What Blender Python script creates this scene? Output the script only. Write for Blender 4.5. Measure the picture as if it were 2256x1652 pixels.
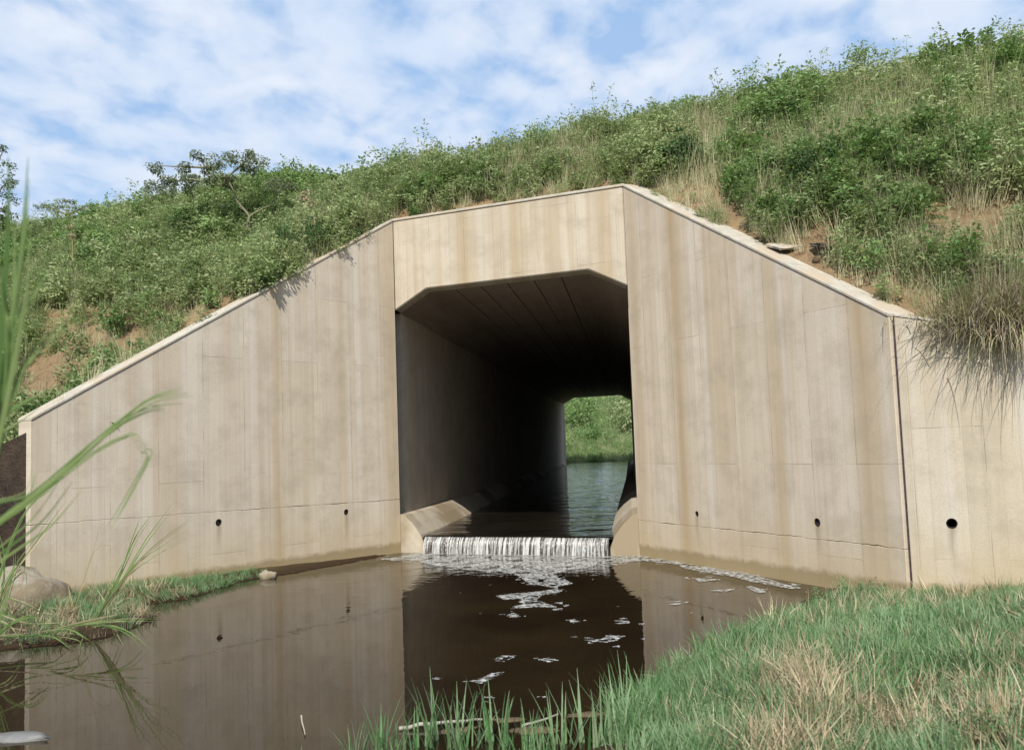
import bpy, bmesh, math, random
import numpy as np
from mathutils import Vector, Matrix, noise as mnoise
S = bpy.context.scene
for o in list(bpy.data.objects): bpy.data.objects.remove(o)
COL = S.collection
R = math.radians

# ------------------------------------------------------------------ camera
F, XC, YC, SL, H = 2000.0, 1128.0, 826.0, 0.036, 1.6     # focal length and centre on a 2256 x 1652 picture, horizon tilt, eye height
OFF = 975 - SL*(XC-1392) - YC
up = np.array([-SL, 1, -OFF/F]); up /= np.linalg.norm(up)
fw = np.array([0, 0, -1.]); fw -= fw.dot(up)*up; fw /= np.linalg.norm(fw)
rt = np.cross(fw, up)
def ray(x, y):
    r = np.array([x-XC, -(y-YC), -F]); return np.array([r.dot(rt), r.dot(fw), r.dot(up)])
def at(x, y, d):                       # point seen at x, y at a depth of d metres
    return np.array([0, 0, H]) + ray(x, y)*d/F
def onz(x, y, z=0):
    r = ray(x, y); t = (z-H)/r[2]; return np.array([r[0]*t, r[1]*t, z])
def onplane(x, y, p, n):
    r = ray(x, y); c = np.array([0, 0, H]); return c + r*np.dot(n, p-c)/np.dot(n, r)
CB = np.stack([rt, fw, up])            # columns: camera axes seen in world axes
def project(P):
    P = np.atleast_2d(P).astype(float)-[0, 0, H]
    c = P@CB                           # to camera space: x, y, z
    w = np.where(c[:, 2] < -0.05, -c[:, 2], 0.05)
    return XC+F*c[:, 0]/w, YC-F*c[:, 1]/w
cam = bpy.data.objects.new('camera', bpy.data.cameras.new('camera')); COL.objects.link(cam)
M = Matrix(((rt[0], rt[1], rt[2]), (fw[0], fw[1], fw[2]), (up[0], up[1], up[2]))).to_4x4()
M.translation = (0, 0, H); cam.matrix_world = M
cam.data.sensor_width = 36; cam.data.lens = 36*F/2256; cam.data.clip_start = .05; cam.data.clip_end = 3000
cam.data.dof.use_dof = True; cam.data.dof.focus_distance = 13.0; cam.data.dof.aperture_fstop = 4.5
S.camera = cam

# ------------------------------------------------------------------ sky, sun, exposure
SUN_EL, SUN_AZ = 41.0, 188.5           # azimuth clockwise from +Y
S.view_settings.view_transform = 'Standard'; S.view_settings.look = 'None'
S.view_settings.gamma = 1; S.view_settings.use_curve_mapping = False; S.view_settings.exposure = 0.50
S.cycles.max_bounces = 6; S.cycles.transparent_max_bounces = 6; S.cycles.diffuse_bounces = 3
W = bpy.data.worlds.new('World'); S.world = W; W.use_nodes = True
nt = W.node_tree; nt.nodes.clear()
def N(t, k, **kw):
    n = t.nodes.new(k)
    for a, b in kw.items(): setattr(n, a, b)
    return n
def ramp(t, src, stops):
    r = N(t, 'ShaderNodeValToRGB'); e = r.color_ramp.elements
    while len(e) < len(stops): e.new(.5)
    for k, (p, c) in enumerate(stops):
        e[k].position = p; e[k].color = (*c, 1) if isinstance(c, tuple) else (c, c, c, 1)
    t.links.new(src, r.inputs[0]); return r.outputs[0]
def math_(t, op, a, b=None, c=None, clamp=False):
    n = N(t, 'ShaderNodeMath', operation=op, use_clamp=clamp)
    for i, v in enumerate((a, b, c)):
        if v is None: continue
        if isinstance(v, (int, float)): n.inputs[i].default_value = v
        else: t.links.new(v, n.inputs[i])
    return n.outputs[0]
def mix(t, f, a, b, mode='MIX'):
    n = N(t, 'ShaderNodeMix', data_type='RGBA', blend_type=mode)
    for i, v in ((0, f), (6, a), (7, b)):
        if isinstance(v, (int, float)): n.inputs[i].default_value = v
        elif isinstance(v, tuple): n.inputs[i].default_value = (*v, 1)
        else: t.links.new(v, n.inputs[i])
    return n.outputs[2]
sky = N(nt, 'ShaderNodeTexSky', sky_type='NISHITA', sun_disc=False, sun_elevation=R(SUN_EL), sun_rotation=R(SUN_AZ))
sky.air_density = 1.3; sky.dust_density = .6; sky.ozone_density = 3
tc = N(nt, 'ShaderNodeTexCoord'); sep = N(nt, 'ShaderNodeSeparateXYZ'); nt.links.new(tc.outputs['Generated'], sep.inputs[0])
zz = math_(nt, 'ADD', math_(nt, 'MAXIMUM', sep.outputs[2], 0), .16)
cmb = N(nt, 'ShaderNodeCombineXYZ')
nt.links.new(math_(nt, 'DIVIDE', sep.outputs[0], zz), cmb.inputs[0]); nt.links.new(math_(nt, 'DIVIDE', sep.outputs[1], zz), cmb.inputs[1])
mp = N(nt, 'ShaderNodeMapping'); mp.inputs['Rotation'].default_value = (0, 0, R(-35)); mp.inputs['Scale'].default_value = (1.25, .95, 1)
mp.inputs['Location'].default_value = (2.3, 5.1, 0)
nt.links.new(cmb.outputs[0], mp.inputs[0])
def noi(t, vec, scale, det=4, rough=.5, dist=0, dim='3D'):
    n = N(t, 'ShaderNodeTexNoise', noise_dimensions=dim)
    n.inputs['Scale'].default_value = scale; n.inputs['Detail'].default_value = det
    n.inputs['Roughness'].default_value = rough; n.inputs['Distortion'].default_value = dist
    if vec is not None: t.links.new(vec, n.inputs['Vector'])
    return n.outputs['Fac']
puff = noi(nt, mp.outputs[0], 6.4, 4, .5, .15)
big = noi(nt, mp.outputs[0], .85, 2, .5, 0)
dens = math_(nt, 'ADD', puff, math_(nt, 'MULTIPLY', math_(nt, 'SUBTRACT', big, .5), .55))
mask = ramp(nt, dens, [(.33, 0.22), (.43, .55), (.52, .82), (.64, 1.0)])
shade = ramp(nt, noi(nt, mp.outputs[0], 2.2, 3, .5), [(.3, (4.5, 5.4, 6.8)), (.7, (5.9, 6.3, 7.0))])
blue = mix(nt, .7, sky.outputs[0], (2.0, 3.7, 6.4))
skyc = mix(nt, mask, blue, shade)
bg = N(nt, 'ShaderNodeBackground'); bg.inputs[1].default_value = .1
nt.links.new(skyc, bg.inputs[0]); nt.links.new(bg.outputs[0], N(nt, 'ShaderNodeOutputWorld').inputs[0])
sun = bpy.data.objects.new('sun', bpy.data.lights.new('sun', 'SUN')); COL.objects.link(sun)
sun.data.energy = 4.2; sun.data.angle = R(.6); sun.data.color = (1, .93, .82)
az, el = R(SUN_AZ), R(SUN_EL)
sd = Vector((math.sin(az)*math.cos(el), math.cos(az)*math.cos(el), math.sin(el)))
sun.rotation_euler = sd.to_track_quat('Z', 'Y').to_euler(); sun.location = (0, -20, 30)

# ------------------------------------------------------------------ helpers
def tag(o, label=None, cat=None, group=None, kind=None):
    if label: o['label'] = label
    if cat: o['category'] = cat
    if group: o['group'] = group
    if kind: o['kind'] = kind
    return o
def link(name, me, parent=None):
    o = bpy.data.objects.new(name, me); COL.objects.link(o)
    if parent: o.parent = parent
    return o
def empty(name, loc=(0, 0, 0)):
    o = bpy.data.objects.new(name, None); COL.objects.link(o); o.location = tuple(float(v) for v in loc); return o
def pmesh(name, V, Fc, mats=(), smooth=False, uv=None, mi=None):
    me = bpy.data.meshes.new(name); me.from_pydata([tuple(map(float, v)) for v in V], [], Fc); me.update()
    for m in (mats if isinstance(mats, (list, tuple)) else [mats]): me.materials.append(m)
    if smooth: me.polygons.foreach_set('use_smooth', [True]*len(me.polygons))
    if mi is not None: me.polygons.foreach_set('material_index', mi)
    if uv is not None:
        l = me.uv_layers.new(name='UVMap'); vi = np.empty(len(me.loops), int); me.loops.foreach_get('vertex_index', vi)
        l.data.foreach_set('uv', np.asarray(uv, float)[vi].ravel())
    return me
def localise(o, loc):                  # move a mesh's origin to loc
    o.data.transform(Matrix.Translation(-Vector(loc))); o.location = loc
def dup(root, loc, rz=0, sc=1, label=None):
    r = root.copy(); COL.objects.link(r); r.location = tuple(map(float, loc)); r.rotation_euler = (0, 0, rz)
    r.scale = (sc, sc, sc) if isinstance(sc, (int, float)) else sc
    if label: r['label'] = label
    for ch in list(root.children):
        c = ch.copy(); COL.objects.link(c); c.parent = r
    return r
rng = np.random.default_rng(7); random.seed(7)
_P = rng.permutation(4096); _G = rng.random(4096)
def vnoise(x, y, s=1.0, seed=0):
    x = np.asarray(x, float)/s+seed*17.3; y = np.asarray(y, float)/s+seed*9.7
    xi = np.floor(x).astype(int); yi = np.floor(y).astype(int); fx = x-xi; fy = y-yi
    fx = fx*fx*(3-2*fx); fy = fy*fy*(3-2*fy)
    g = lambda a, b: _G[_P[(_P[a % 4096]+b) % 4096]]
    return (g(xi, yi)*(1-fx)+g(xi+1, yi)*fx)*(1-fy)+(g(xi, yi+1)*(1-fx)+g(xi+1, yi+1)*fx)*fy
def fbm(x, y, s=1.0, o=4, seed=0):
    t = 0; a = .5; n = 0
    for k in range(o): t = t+a*vnoise(x, y, s/2**k, seed+k); n += a; a *= .55
    return t/n

# ------------------------------------------------------------------ materials
def mat(name):
    m = bpy.data.materials.new(name); m.use_nodes = True; t = m.node_tree; t.nodes.clear()
    out = N(t, 'ShaderNodeOutputMaterial'); p = N(t, 'ShaderNodeBsdfPrincipled'); t.links.new(p.outputs[0], out.inputs[0])
    return m, t, p, out
def setc(t, sock, v):
    if isinstance(v, tuple): sock.default_value = (*v, 1)
    elif isinstance(v, (int, float)): sock.default_value = v
    else: t.links.new(v, sock)
def bump(t, p, h, st, dist=.02):
    b = N(t, 'ShaderNodeBump'); b.inputs['Strength'].default_value = st; b.inputs['Distance'].default_value = dist
    t.links.new(h, b.inputs['Height']); t.links.new(b.outputs[0], p.inputs['Normal'])
def concrete(name, drips=(), streaks=(), wet=True, seed=0, tint=(1, 1, 1), ochre=.5, base_dark=0.0):
    m, t, p, out = mat(name); p.inputs['Roughness'].default_value = .88; p.inputs['Specular IOR Level'].default_value = .25
    uv = N(t, 'ShaderNodeTexCoord').outputs['UV']
    sp = N(t, 'ShaderNodeSeparateXYZ'); t.links.new(uv, sp.inputs[0]); s, z = sp.outputs[0], sp.outputs[1]
    def strm(sx, sz, scale, det=4, rough=.5):
        q = N(t, 'ShaderNodeMapping'); q.inputs['Scale'].default_value = (sx, sz, 1); q.inputs['Location'].default_value = (seed*3.1, seed*1.7, seed)
        t.links.new(uv, q.inputs[0]); return noi(t, q.outputs[0], scale, det, rough)
    col = mix(t, ramp(t, strm(1, 1, .9, 5, .6), [(.3, 0.), (.7, 1.)]), (.465, .415, .335), (.55, .495, .405))
    # board-marked columns of different tone with staggered ends
    def boards(w, l, off, amt, c2, col, mort=.004):
        rot = N(t, 'ShaderNodeCombineXYZ'); t.links.new(z, rot.inputs[0]); t.links.new(s, rot.inputs[1])
        br = N(t, 'ShaderNodeTexBrick'); br.offset = .37; br.offset_frequency = 2; br.squash = 1
        br.inputs['Scale'].default_value = 1; br.inputs['Brick Width'].default_value = l; br.inputs['Row Height'].default_value = w
        br.inputs['Mortar Size'].default_value = mort; br.inputs['Mortar Smooth'].default_value = .6; br.inputs['Bias'].default_value = 0
        br.inputs['Color1'].default_value = (0, 0, 0, 1); br.inputs['Color2'].default_value = (1, 1, 1, 1); br.inputs['Mortar'].default_value = (.5, .5, .5, 1)
        mpn = N(t, 'ShaderNodeMapping'); mpn.inputs['Location'].default_value = (off, off*.7, 0); t.links.new(rot.outputs[0], mpn.inputs[0])
        t.links.new(mpn.outputs[0], br.inputs['Vector'])
        f = math_(t, 'MULTIPLY', br.outputs['Color'], amt)
        return mix(t, f, col, c2), br.outputs['Fac']
    col, m1 = boards(.62, 2.6, seed*1.3, .5, (.58, .545, .495), col)
    col, m2 = boards(.155, 4.3, seed*.9+.3, .30, (.35, .30, .225), col, .003)
    # rust and silt streaks running down
    st1 = ramp(t, strm(3.1, .07, 1.6, 4, .62), [(.50, 0.), (.66, 1.)])
    st2 = ramp(t, strm(9, .16, 1.5, 4, .6), [(.50, 0.), (.70, 1.)])
    st3 = ramp(t, strm(2.3, .05, 2.1, 3, .5), [(.56, 0.), (.72, 1.)])
    col = mix(t, math_(t, 'MULTIPLY', st1, ochre*.75), col, (.37, .275, .16))
    col = mix(t, math_(t, 'MULTIPLY', st2, .30), col, (.37, .305, .235))
    col = mix(t, math_(t, 'MULTIPLY', st3, .6), col, (.56, .545, .53))
    for (s0, w, a) in streaks:
        d = math_(t, 'ABSOLUTE', math_(t, 'SUBTRACT', math_(t, 'ADD', s, math_(t, 'MULTIPLY', math_(t, 'SUBTRACT', strm(1, 1, 1.5), .5), .09)), s0))
        f = math_(t, 'SUBTRACT', 1.0, math_(t, 'DIVIDE', d, w), clamp=True)
        f = math_(t, 'MULTIPLY', math_(t, 'POWER', f, 1.0), math_(t, 'MULTIPLY', math_(t, 'ADD', strm(6, .4, 1.5), .25), a))
        col = mix(t, f, col, (.37, .285, .175))
    for (s0, z0, ln) in drips:
        d = math_(t, 'ABSOLUTE', math_(t, 'SUBTRACT', math_(t, 'ADD', s, math_(t, 'MULTIPLY', math_(t, 'SUBTRACT', strm(1, 1, 4), .5), .06)), s0))
        f = math_(t, 'SUBTRACT', 1.0, math_(t, 'DIVIDE', d, .055), clamp=True)
        dz = math_(t, 'DIVIDE', math_(t, 'SUBTRACT', z0, z), ln)
        g_ = math_(t, 'MULTIPLY', math_(t, 'GREATER_THAN', dz, 0), math_(t, 'SUBTRACT', 1.0, dz, clamp=True))
        col = mix(t, math_(t, 'MULTIPLY', math_(t, 'MULTIPLY', f, g_), .75), col, (.20, .15, .10))
    # speckle, blotches and pin holes
    fine = noi(t, uv, 60, 3, .6)
    col = mix(t, math_(t, 'MULTIPLY', ramp(t, fine, [(.35, 1.), (.55, 0.)]), .25), col, (.30, .25, .20))
    blot = noi(t, uv, 2.3, 6, .65)
    col = mix(t, math_(t, 'MULTIPLY', ramp(t, blot, [(.46, 0.), (.68, 1.)]), .45), col, (.30, .26, .20))
    pin = ramp(t, noi(t, uv, 34, 2, .5), [(.22, 1.), (.27, 0.)])
    col = mix(t, math_(t, 'MULTIPLY', pin, .7), col, (.16, .13, .10))
    brk = ramp(t, noi(t, uv, 1.7, 3, .6), [(.42, 0.), (.6, 1.)])
    col = mix(t, math_(t, 'MULTIPLY', math_(t, 'MULTIPLY', m1, brk), .75), col, (.17, .14, .10))
    col = mix(t, math_(t, 'MULTIPLY', m2, .26), col, (.24, .20, .15))
    if wet:                             # algae and silt tide mark above the water
        edge = math_(t, 'ADD', .05, math_(t, 'MULTIPLY', noi(t, uv, 5, 4, .7), .16))
        f = math_(t, 'SUBTRACT', 1.0, math_(t, 'DIVIDE', math_(t, 'SUBTRACT', z, edge), .06), clamp=True)
        col = mix(t, math_(t, 'MULTIPLY', f, .85), col, (.085, .07, .03))
        f2 = math_(t, 'SUBTRACT', 1.0, math_(t, 'DIVIDE', z, .75), clamp=True)
        col = mix(t, math_(t, 'MULTIPLY', f2, .55), col, (.42, .33, .19))
    col = mix(t, 1.0, col, tint, 'MULTIPLY')
    setc(t, p.inputs['Base Color'], col)
    hh = math_(t, 'ADD', math_(t, 'MULTIPLY', fine, .25), math_(t, 'ADD', math_(t, 'MULTIPLY', blot, .5), math_(t, 'MULTIPLY', math_(t, 'ADD', m1, m2), -.35)))
    bump(t, p, hh, .35, .012)
    return m
def simple(name, c1, c2, scale=6, rough=.9, bst=.4, bd=.02, c3=None, coords='Object'):
    m, t, p, out = mat(name); p.inputs['Roughness'].default_value = rough; p.inputs['Specular IOR Level'].default_value = .2
    v = N(t, 'ShaderNodeTexCoord').outputs[coords]
    a = noi(t, v, scale, 6, .65); col = mix(t, ramp(t, a, [(.35, 0.), (.65, 1.)]), c1, c2)
    if c3: col = mix(t, ramp(t, noi(t, v, scale*.27, 4, .6), [(.48, 0.), (.6, 1.)]), col, c3)
    setc(t, p.inputs['Base Color'], col); bump(t, p, noi(t, v, scale*4, 5, .7), bst, bd); return m
def leafmat(name, cols, dry=None, trans=.42, rough=.55):
    m, t, p, out = mat(name); p.inputs['Roughness'].default_value = rough; p.inputs['Specular IOR Level'].default_value = .25
    oi = N(t, 'ShaderNodeObjectInfo').outputs['Random']
    geo = N(t, 'ShaderNodeNewGeometry')
    rpi = geo.outputs['Random Per Island']
    k = math_(t, 'FRACT', math_(t, 'ADD', math_(t, 'MULTIPLY', oi, .8), math_(t, 'MULTIPLY', rpi, .5)))
    stops = [(i/(len(cols)-1)*.98, c) for i, c in enumerate(cols)]
    col = ramp(t, k, stops)
    pos = noi(t, geo.outputs['Position'], .55, 3, .5)
    col = mix(t, ramp(t, pos, [(.36, .3), (.62, 0.)]), col, tuple(v*.75 for v in cols[0]))
    if dry: col = mix(t, ramp(t, noi(t, geo.outputs['Position'], .8, 3, .6), [(.5, 0.), (.64, .8)]), col, dry)
    setc(t, p.inputs['Base Color'], col)
    tr = N(t, 'ShaderNodeBsdfTranslucent'); setc(t, tr.inputs[0], mix(t, .3, col, (.25, .3, .03)))
    ms = N(t, 'ShaderNodeMixShader'); ms.inputs[0].default_value = trans
    t.links.new(p.outputs[0], ms.inputs[1]); t.links.new(tr.outputs[0], ms.inputs[2]); t.links.new(ms.outputs[0], out.inputs[0])
    return m
m_weed = leafmat('weed_leaves', [(.12, .20, .07), (.27, .37, .15), (.43, .49, .26), (.36, .42, .22)])
m_bush = leafmat('bush_leaves', [(.10, .19, .06), (.19, .32, .11), (.34, .45, .20)])
m_grass = leafmat('bank_grass', [(.34, .38, .18), (.48, .50, .28), (.58, .53, .36), (.42, .47, .24)])
m_lush = leafmat('lush_grass', [(.07, .18, .06), (.13, .28, .11), (.30, .40, .24), (.19, .31, .15)])
m_straw = leafmat('dry_grass', [(.42, .36, .23), (.52, .45, .31), (.33, .27, .17), (.22, .17, .11)], trans=.15)
m_pale = leafmat('pale_grass', [(.42, .40, .24), (.52, .48, .30), (.60, .54, .38), (.44, .44, .25)], trans=.3)
m_reed = leafmat('reed_blades', [(.09, .17, .05), (.17, .28, .09), (.30, .37, .16)], trans=.4)
m_tree = leafmat('tree_leaves', [(.09, .13, .07), (.18, .22, .12), (.28, .31, .20)])
m_stem = simple('stems', (.20, .18, .09), (.30, .26, .14), 9)
m_bark = simple('bark', (.16, .15, .10), (.24, .22, .16), 12)
m_twig = simple('dead_twig', (.34, .31, .28), (.44, .41, .37), 12)
m_rock = simple('pale_rock', (.24, .215, .17), (.34, .31, .25), 9, bst=.8, c3=(.20, .165, .11))
m_rock2 = simple('brown_rock', (.07, .05, .03), (.13, .095, .055), 7, bst=.6)
m_dark = simple('pipe_bore', (.015, .013, .012), (.025, .02, .018), 9)
m_joint = simple('joint_filler', (.05, .035, .045), (.09, .07, .08), 20)
m_wet = simple('wet_grey_stone', (.11, .11, .11), (.19, .19, .185), 9, rough=.4)
m_log = simple('bleached_wood', (.24, .22, .19), (.36, .34, .30), 14)
m_debris = simple('debris', (.05, .045, .04), (.10, .09, .08), 10)
# soil
m_soil, t, p, _ = mat('soil'); p.inputs['Roughness'].default_value = .95; p.inputs['Specular IOR Level'].default_value = .15
v = N(t, 'ShaderNodeNewGeometry').outputs['Position']
c = mix(t, ramp(t, noi(t, v, 1.3, 6, .65), [(.35, 0.), (.65, 1.)]), (.21, .145, .08), (.31, .22, .125))
c = mix(t, ramp(t, noi(t, v, 5, 5, .7), [(.5, 0.), (.68, .8)]), c, (.15, .085, .045))
c = mix(t, ramp(t, noi(t, v, 30, 3, .7), [(.5, 0.), (.7, .6)]), c, (.42, .33, .22))
setc(t, p.inputs['Base Color'], c); bump(t, p, noi(t, v, 9, 8, .75), .9, .09)
# bank ground
m_bank, t, p, _ = mat('bank_ground'); p.inputs['Roughness'].default_value = .95; p.inputs['Specular IOR Level'].default_value = .15
v = N(t, 'ShaderNodeNewGeometry').outputs['Position']
c = mix(t, ramp(t, noi(t, v, 2, 6, .65), [(.35, 0.), (.65, 1.)]), (.06, .055, .025), (.16, .12, .06))
c = mix(t, ramp(t, noi(t, v, 14, 5, .7), [(.5, 0.), (.65, .7)]), c, (.05, .08, .02))
sz = N(t, 'ShaderNodeSeparateXYZ'); t.links.new(v, sz.inputs[0])
c = mix(t, ramp(t, sz.outputs[2], [(.03, 1.), (.12, 0.)]), c, (.045, .028, .015))
setc(t, p.inputs['Base Color'], c); bump(t, p, noi(t, v, 12, 8, .75), .9, .05)
# water
def water(name, c1, c2, scale, st, rough, stretch=(1, 1), dist=.02):
    m, t, p, out = mat(name)
    v = N(t, 'ShaderNodeNewGeometry').outputs['Position']
    col = mix(t, ramp(t, noi(t, v, .5, 4, .6), [(.4, 0.), (.6, 1.)]), c1, c2)
    setc(t, p.inputs['Base Color'], col); p.inputs['Roughness'].default_value = rough; p.inputs['IOR'].default_value = 1.333
    q = N(t, 'ShaderNodeMapping'); q.inputs['Scale'].default_value = (*stretch, 1); t.links.new(v, q.inputs[0])
    h = math_(t, 'ADD', noi(t, q.outputs[0], scale, 3, .5), math_(t, 'MULTIPLY', noi(t, q.outputs[0], scale*3.3, 2, .5), .3))
    # the plunge below the weir is choppier than the still pool
    bump(t, p, h, st, dist)
    return m, t, p, v, h
m_pool, t, p, v, h = water('pool_water', (.014, .009, .005), (.022, .015, .007), 2.6, .05, .02)
A0 = onz(1130, 1222)
vd = N(t, 'ShaderNodeVectorMath', operation='DISTANCE'); t.links.new(v, vd.inputs[0]); vd.inputs[1].default_value = tuple(A0)
bn = [n for n in t.nodes if n.type == 'BUMP'][0]
t.links.new(ramp(t, math_(t, 'DIVIDE', vd.outputs['Value'], 10.), [(.08, .9), (.25, .28), (.5, .07), (.8, .045)]), bn.inputs['Strength'])
m_stream, *_ = water('stream_water', (.012, .010, .008), (.018, .014, .010), 1.3, .5, .02, (.5, 2.2), dist=.055)
m_fall, t, p, out = mat('falling_water'); p.inputs['Roughness'].default_value = .25
v = N(t, 'ShaderNodeTexCoord').outputs['UV']
q = N(t, 'ShaderNodeMapping'); q.inputs['Scale'].default_value = (26, 1.6, 1); t.links.new(v, q.inputs[0])
f = noi(t, q.outputs[0], 1, 4, .65)
p.inputs['Alpha'].default_value = .9; setc(t, p.inputs['Base Color'], mix(t, ramp(t, f, [(.44, 0.), (.60, 1.)]), (.05, .04, .03), (.55, .57, .57)))
bump(t, p, f, .6, .03)
def lacy(m, lo, hi, sc):
    t = m.node_tree; out = [n for n in t.nodes if n.type == 'OUTPUT_MATERIAL'][0]; p_ = [n for n in t.nodes if n.type == 'BSDF_PRINCIPLED'][0]
    v_ = N(t, 'ShaderNodeNewGeometry').outputs['Position']; a = noi(t, v_, sc, 5, .7)
    tr = N(t, 'ShaderNodeBsdfTransparent'); ms = N(t, 'ShaderNodeMixShader'); t.links.new(ramp(t, a, [(lo, .05), (hi, .92)]), ms.inputs[0])
    t.links.new(tr.outputs[0], ms.inputs[1]); t.links.new(p_.outputs[0], ms.inputs[2]); t.links.new(ms.outputs[0], out.inputs[0])
m_foam = simple('foam', (.46, .47, .46), (.60, .61, .60), 30, rough=.8, bst=.3, bd=.005, coords='Object')
lacy(m_foam, .42, .66, 20)

# ------------------------------------------------------------------ frame of the culvert
A = onz(884, 1217); B = onz(1410, 1225)
h = B-A; WID = np.linalg.norm(h); h = h/WID
nb = np.array([-h[1], h[0], 0]); nb = nb if nb[1] > 0 else -nb           # away from the camera
tr_ = ray(1392, 975); ax = np.array([tr_[0], tr_[1], 0]); ax /= np.linalg.norm(ax)
Z = np.array([0, 0, 1.])
def PQ(P): d = np.asarray(P)-A; return d@h, d@nb
def vpl(a, b): d = b-a; n = np.array([d[1], -d[0], 0]); return n/np.linalg.norm(n)
L0 = onz(300, 1305); R0 = onz(1780, 1287)
nl, nr = vpl(A, L0), vpl(B, R0)
LT = onplane(67, 922, A, nl); RT = onplane(1958, 692, B, nr)
LE = np.array([LT[0], LT[1], 0]); RE = np.array([RT[0], RT[1], 0])
TOP = 5.35; LH, RH = LT[2], RT[2]
npn = vpl(np.zeros(3), h); W3 = onplane(2062, 713, RE, npn)
RD = h; RS = (W3[2]-(RH-.03))/np.linalg.norm((W3-RE)[:2])                 # slope of the far retaining wall's top
RLEN = 5.5
W3E = RE+RD*RLEN
print('A', A, 'B', B, 'LE', LE, LH, 'RE', RE, RH, 'RS', RS, 'width', WID)
print('PQ', PQ(LE), PQ(RE), PQ(W3E))
def hs(x, y, P0, nn, dd): q_ = onplane(x, y, P0, nn)-P0; return (float(q_@dd), float(q_[2])-.03, .5)
dLe = (LE-A)/np.linalg.norm(LE-A); dRe = (RE-B)/np.linalg.norm(RE-B)
m_cL = concrete('concrete_left', seed=1, drips=[hs(482, 1151, A, nl, dLe), hs(763, 1128, A, nl, dLe)], ochre=.38, streaks=[(2.28, .16, .9), (.12, .25, .8), (3.9, .22, .5), (1.1, .2, .4)], tint=(1.07, 1.06, 1.05))
m_cH = concrete('concrete_head', seed=2, wet=False, ochre=.6, streaks=[(1.25, .2, .9), (2.15, .25, .8), (2.75, .2, .6), (3.55, .25, .7)], tint=(.90, .89, .86))
m_cR = concrete('concrete_right', seed=3, drips=[hs(1535, 1132, B, nr, dRe), hs(1800, 1151, B, nr, dRe)], ochre=.45, streaks=[(1.12, .24, 1.15), (.12, .25, .6), (2.0, .25, .5), (2.95, .18, .6), (4.25, .24, .9)], tint=(1.05, 1.02, .99))
m_cF = concrete('concrete_far', seed=4, drips=[hs(2097, 1153, RE+RD*.045, nb, RD)], ochre=.25, tint=(.88, .87, .84))
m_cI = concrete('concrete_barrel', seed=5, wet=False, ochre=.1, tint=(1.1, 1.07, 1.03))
m_brown = simple('brown_concrete', (.03, .022, .017), (.07, .05, .036), 4, bst=1, bd=.06)  # mottled dark brown for the left end panel, far darker than the other walls
m_cap = simple('coping_concrete', (.34, .315, .265), (.46, .43, .37), 7, rough=.9, bst=.5, bd=.01, c3=(.40, .34, .26))
m_bench = simple('bench_concrete', (.38, .34, .27), (.47, .42, .34), 3, bst=.4, bd=.01, c3=(.27, .22, .15))

def slab(name, prof, P0, d, nrm, th, m, parent, bev=.012):
    """vertical slab: prof is a list of (s, z) along direction d from P0, thickness th along nrm"""
    n = len(prof); V = [P0+d*s+Z*z for s, z in prof]+[P0+d*s+Z*z+nrm*th for s, z in prof]
    Fc = [list(range(n)), list(range(2*n-1, n-1, -1))]+[[i, (i+1) % n+0, (i+1) % n+n, i+n] for i in range(n)]
    Fc = [Fc[0], Fc[1]]+[[i+n, (i+1) % n+n, (i+1) % n, i] for i in range(n)]
    me = pmesh(name, V, Fc, m, uv=[(s, z) for s, z in prof]*2)
    bm = bmesh.new(); bm.from_mesh(me); bmesh.ops.recalc_face_normals(bm, faces=bm.faces)
    if bev: bmesh.ops.bevel(bm, geom=[e for e in bm.edges], offset=bev, segments=1, affect='EDGES', clamp_overlap=True)
    bm.to_mesh(me); bm.free()
    return link(name, me, parent)
def cut(o, cutters):
    objs = []
    for P0, ddir, rad in cutters:
        bm = bmesh.new(); bmesh.ops.create_cone(bm, cap_ends=True, segments=20, radius1=rad, radius2=rad, depth=.8)
        me = bpy.data.meshes.new('c'); bm.to_mesh(me); bm.free(); c = link('c', me)
        c.matrix_world = Matrix.Translation(Vector(P0)) @ Vector(ddir).to_track_quat('Z', 'Y').to_matrix().to_4x4(); c.parent = o.parent; objs.append(c)
        md = o.modifiers.new('b', 'BOOLEAN'); md.operation = 'DIFFERENCE'; md.solver = 'EXACT'; md.object = c
    bpy.context.view_layer.update(); dg = bpy.context.evaluated_depsgraph_get(); me = bpy.data.meshes.new_from_object(o.evaluated_get(dg))
    o.modifiers.clear(); o.data = me
    for c in objs: bpy.data.objects.remove(c)
def tubemesh(name, P0, ddir, r0, r1, ln, m, parent, seg=20):
    """hollow pipe end"""
    q = Vector(ddir).to_track_quat('Z', 'Y'); V = []; 
    for (r, zz) in ((r1, 0), (r0, 0), (r0, ln), (r1, ln)):
        for k in range(seg):
            a = 2*math.pi*k/seg; V.append(Vector(P0)+q@Vector((r*math.cos(a), r*math.sin(a), zz)))
    Fc = [[i*seg+k, i*seg+(k+1) % seg, ((i+1) % 4)*seg+(k+1) % seg, ((i+1) % 4)*seg+k] for i in range(4) for k in range(seg)]
    Fc.append([2*seg+k for k in range(seg)])
    return link(name, pmesh(name, V, Fc, m), parent)
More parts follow.
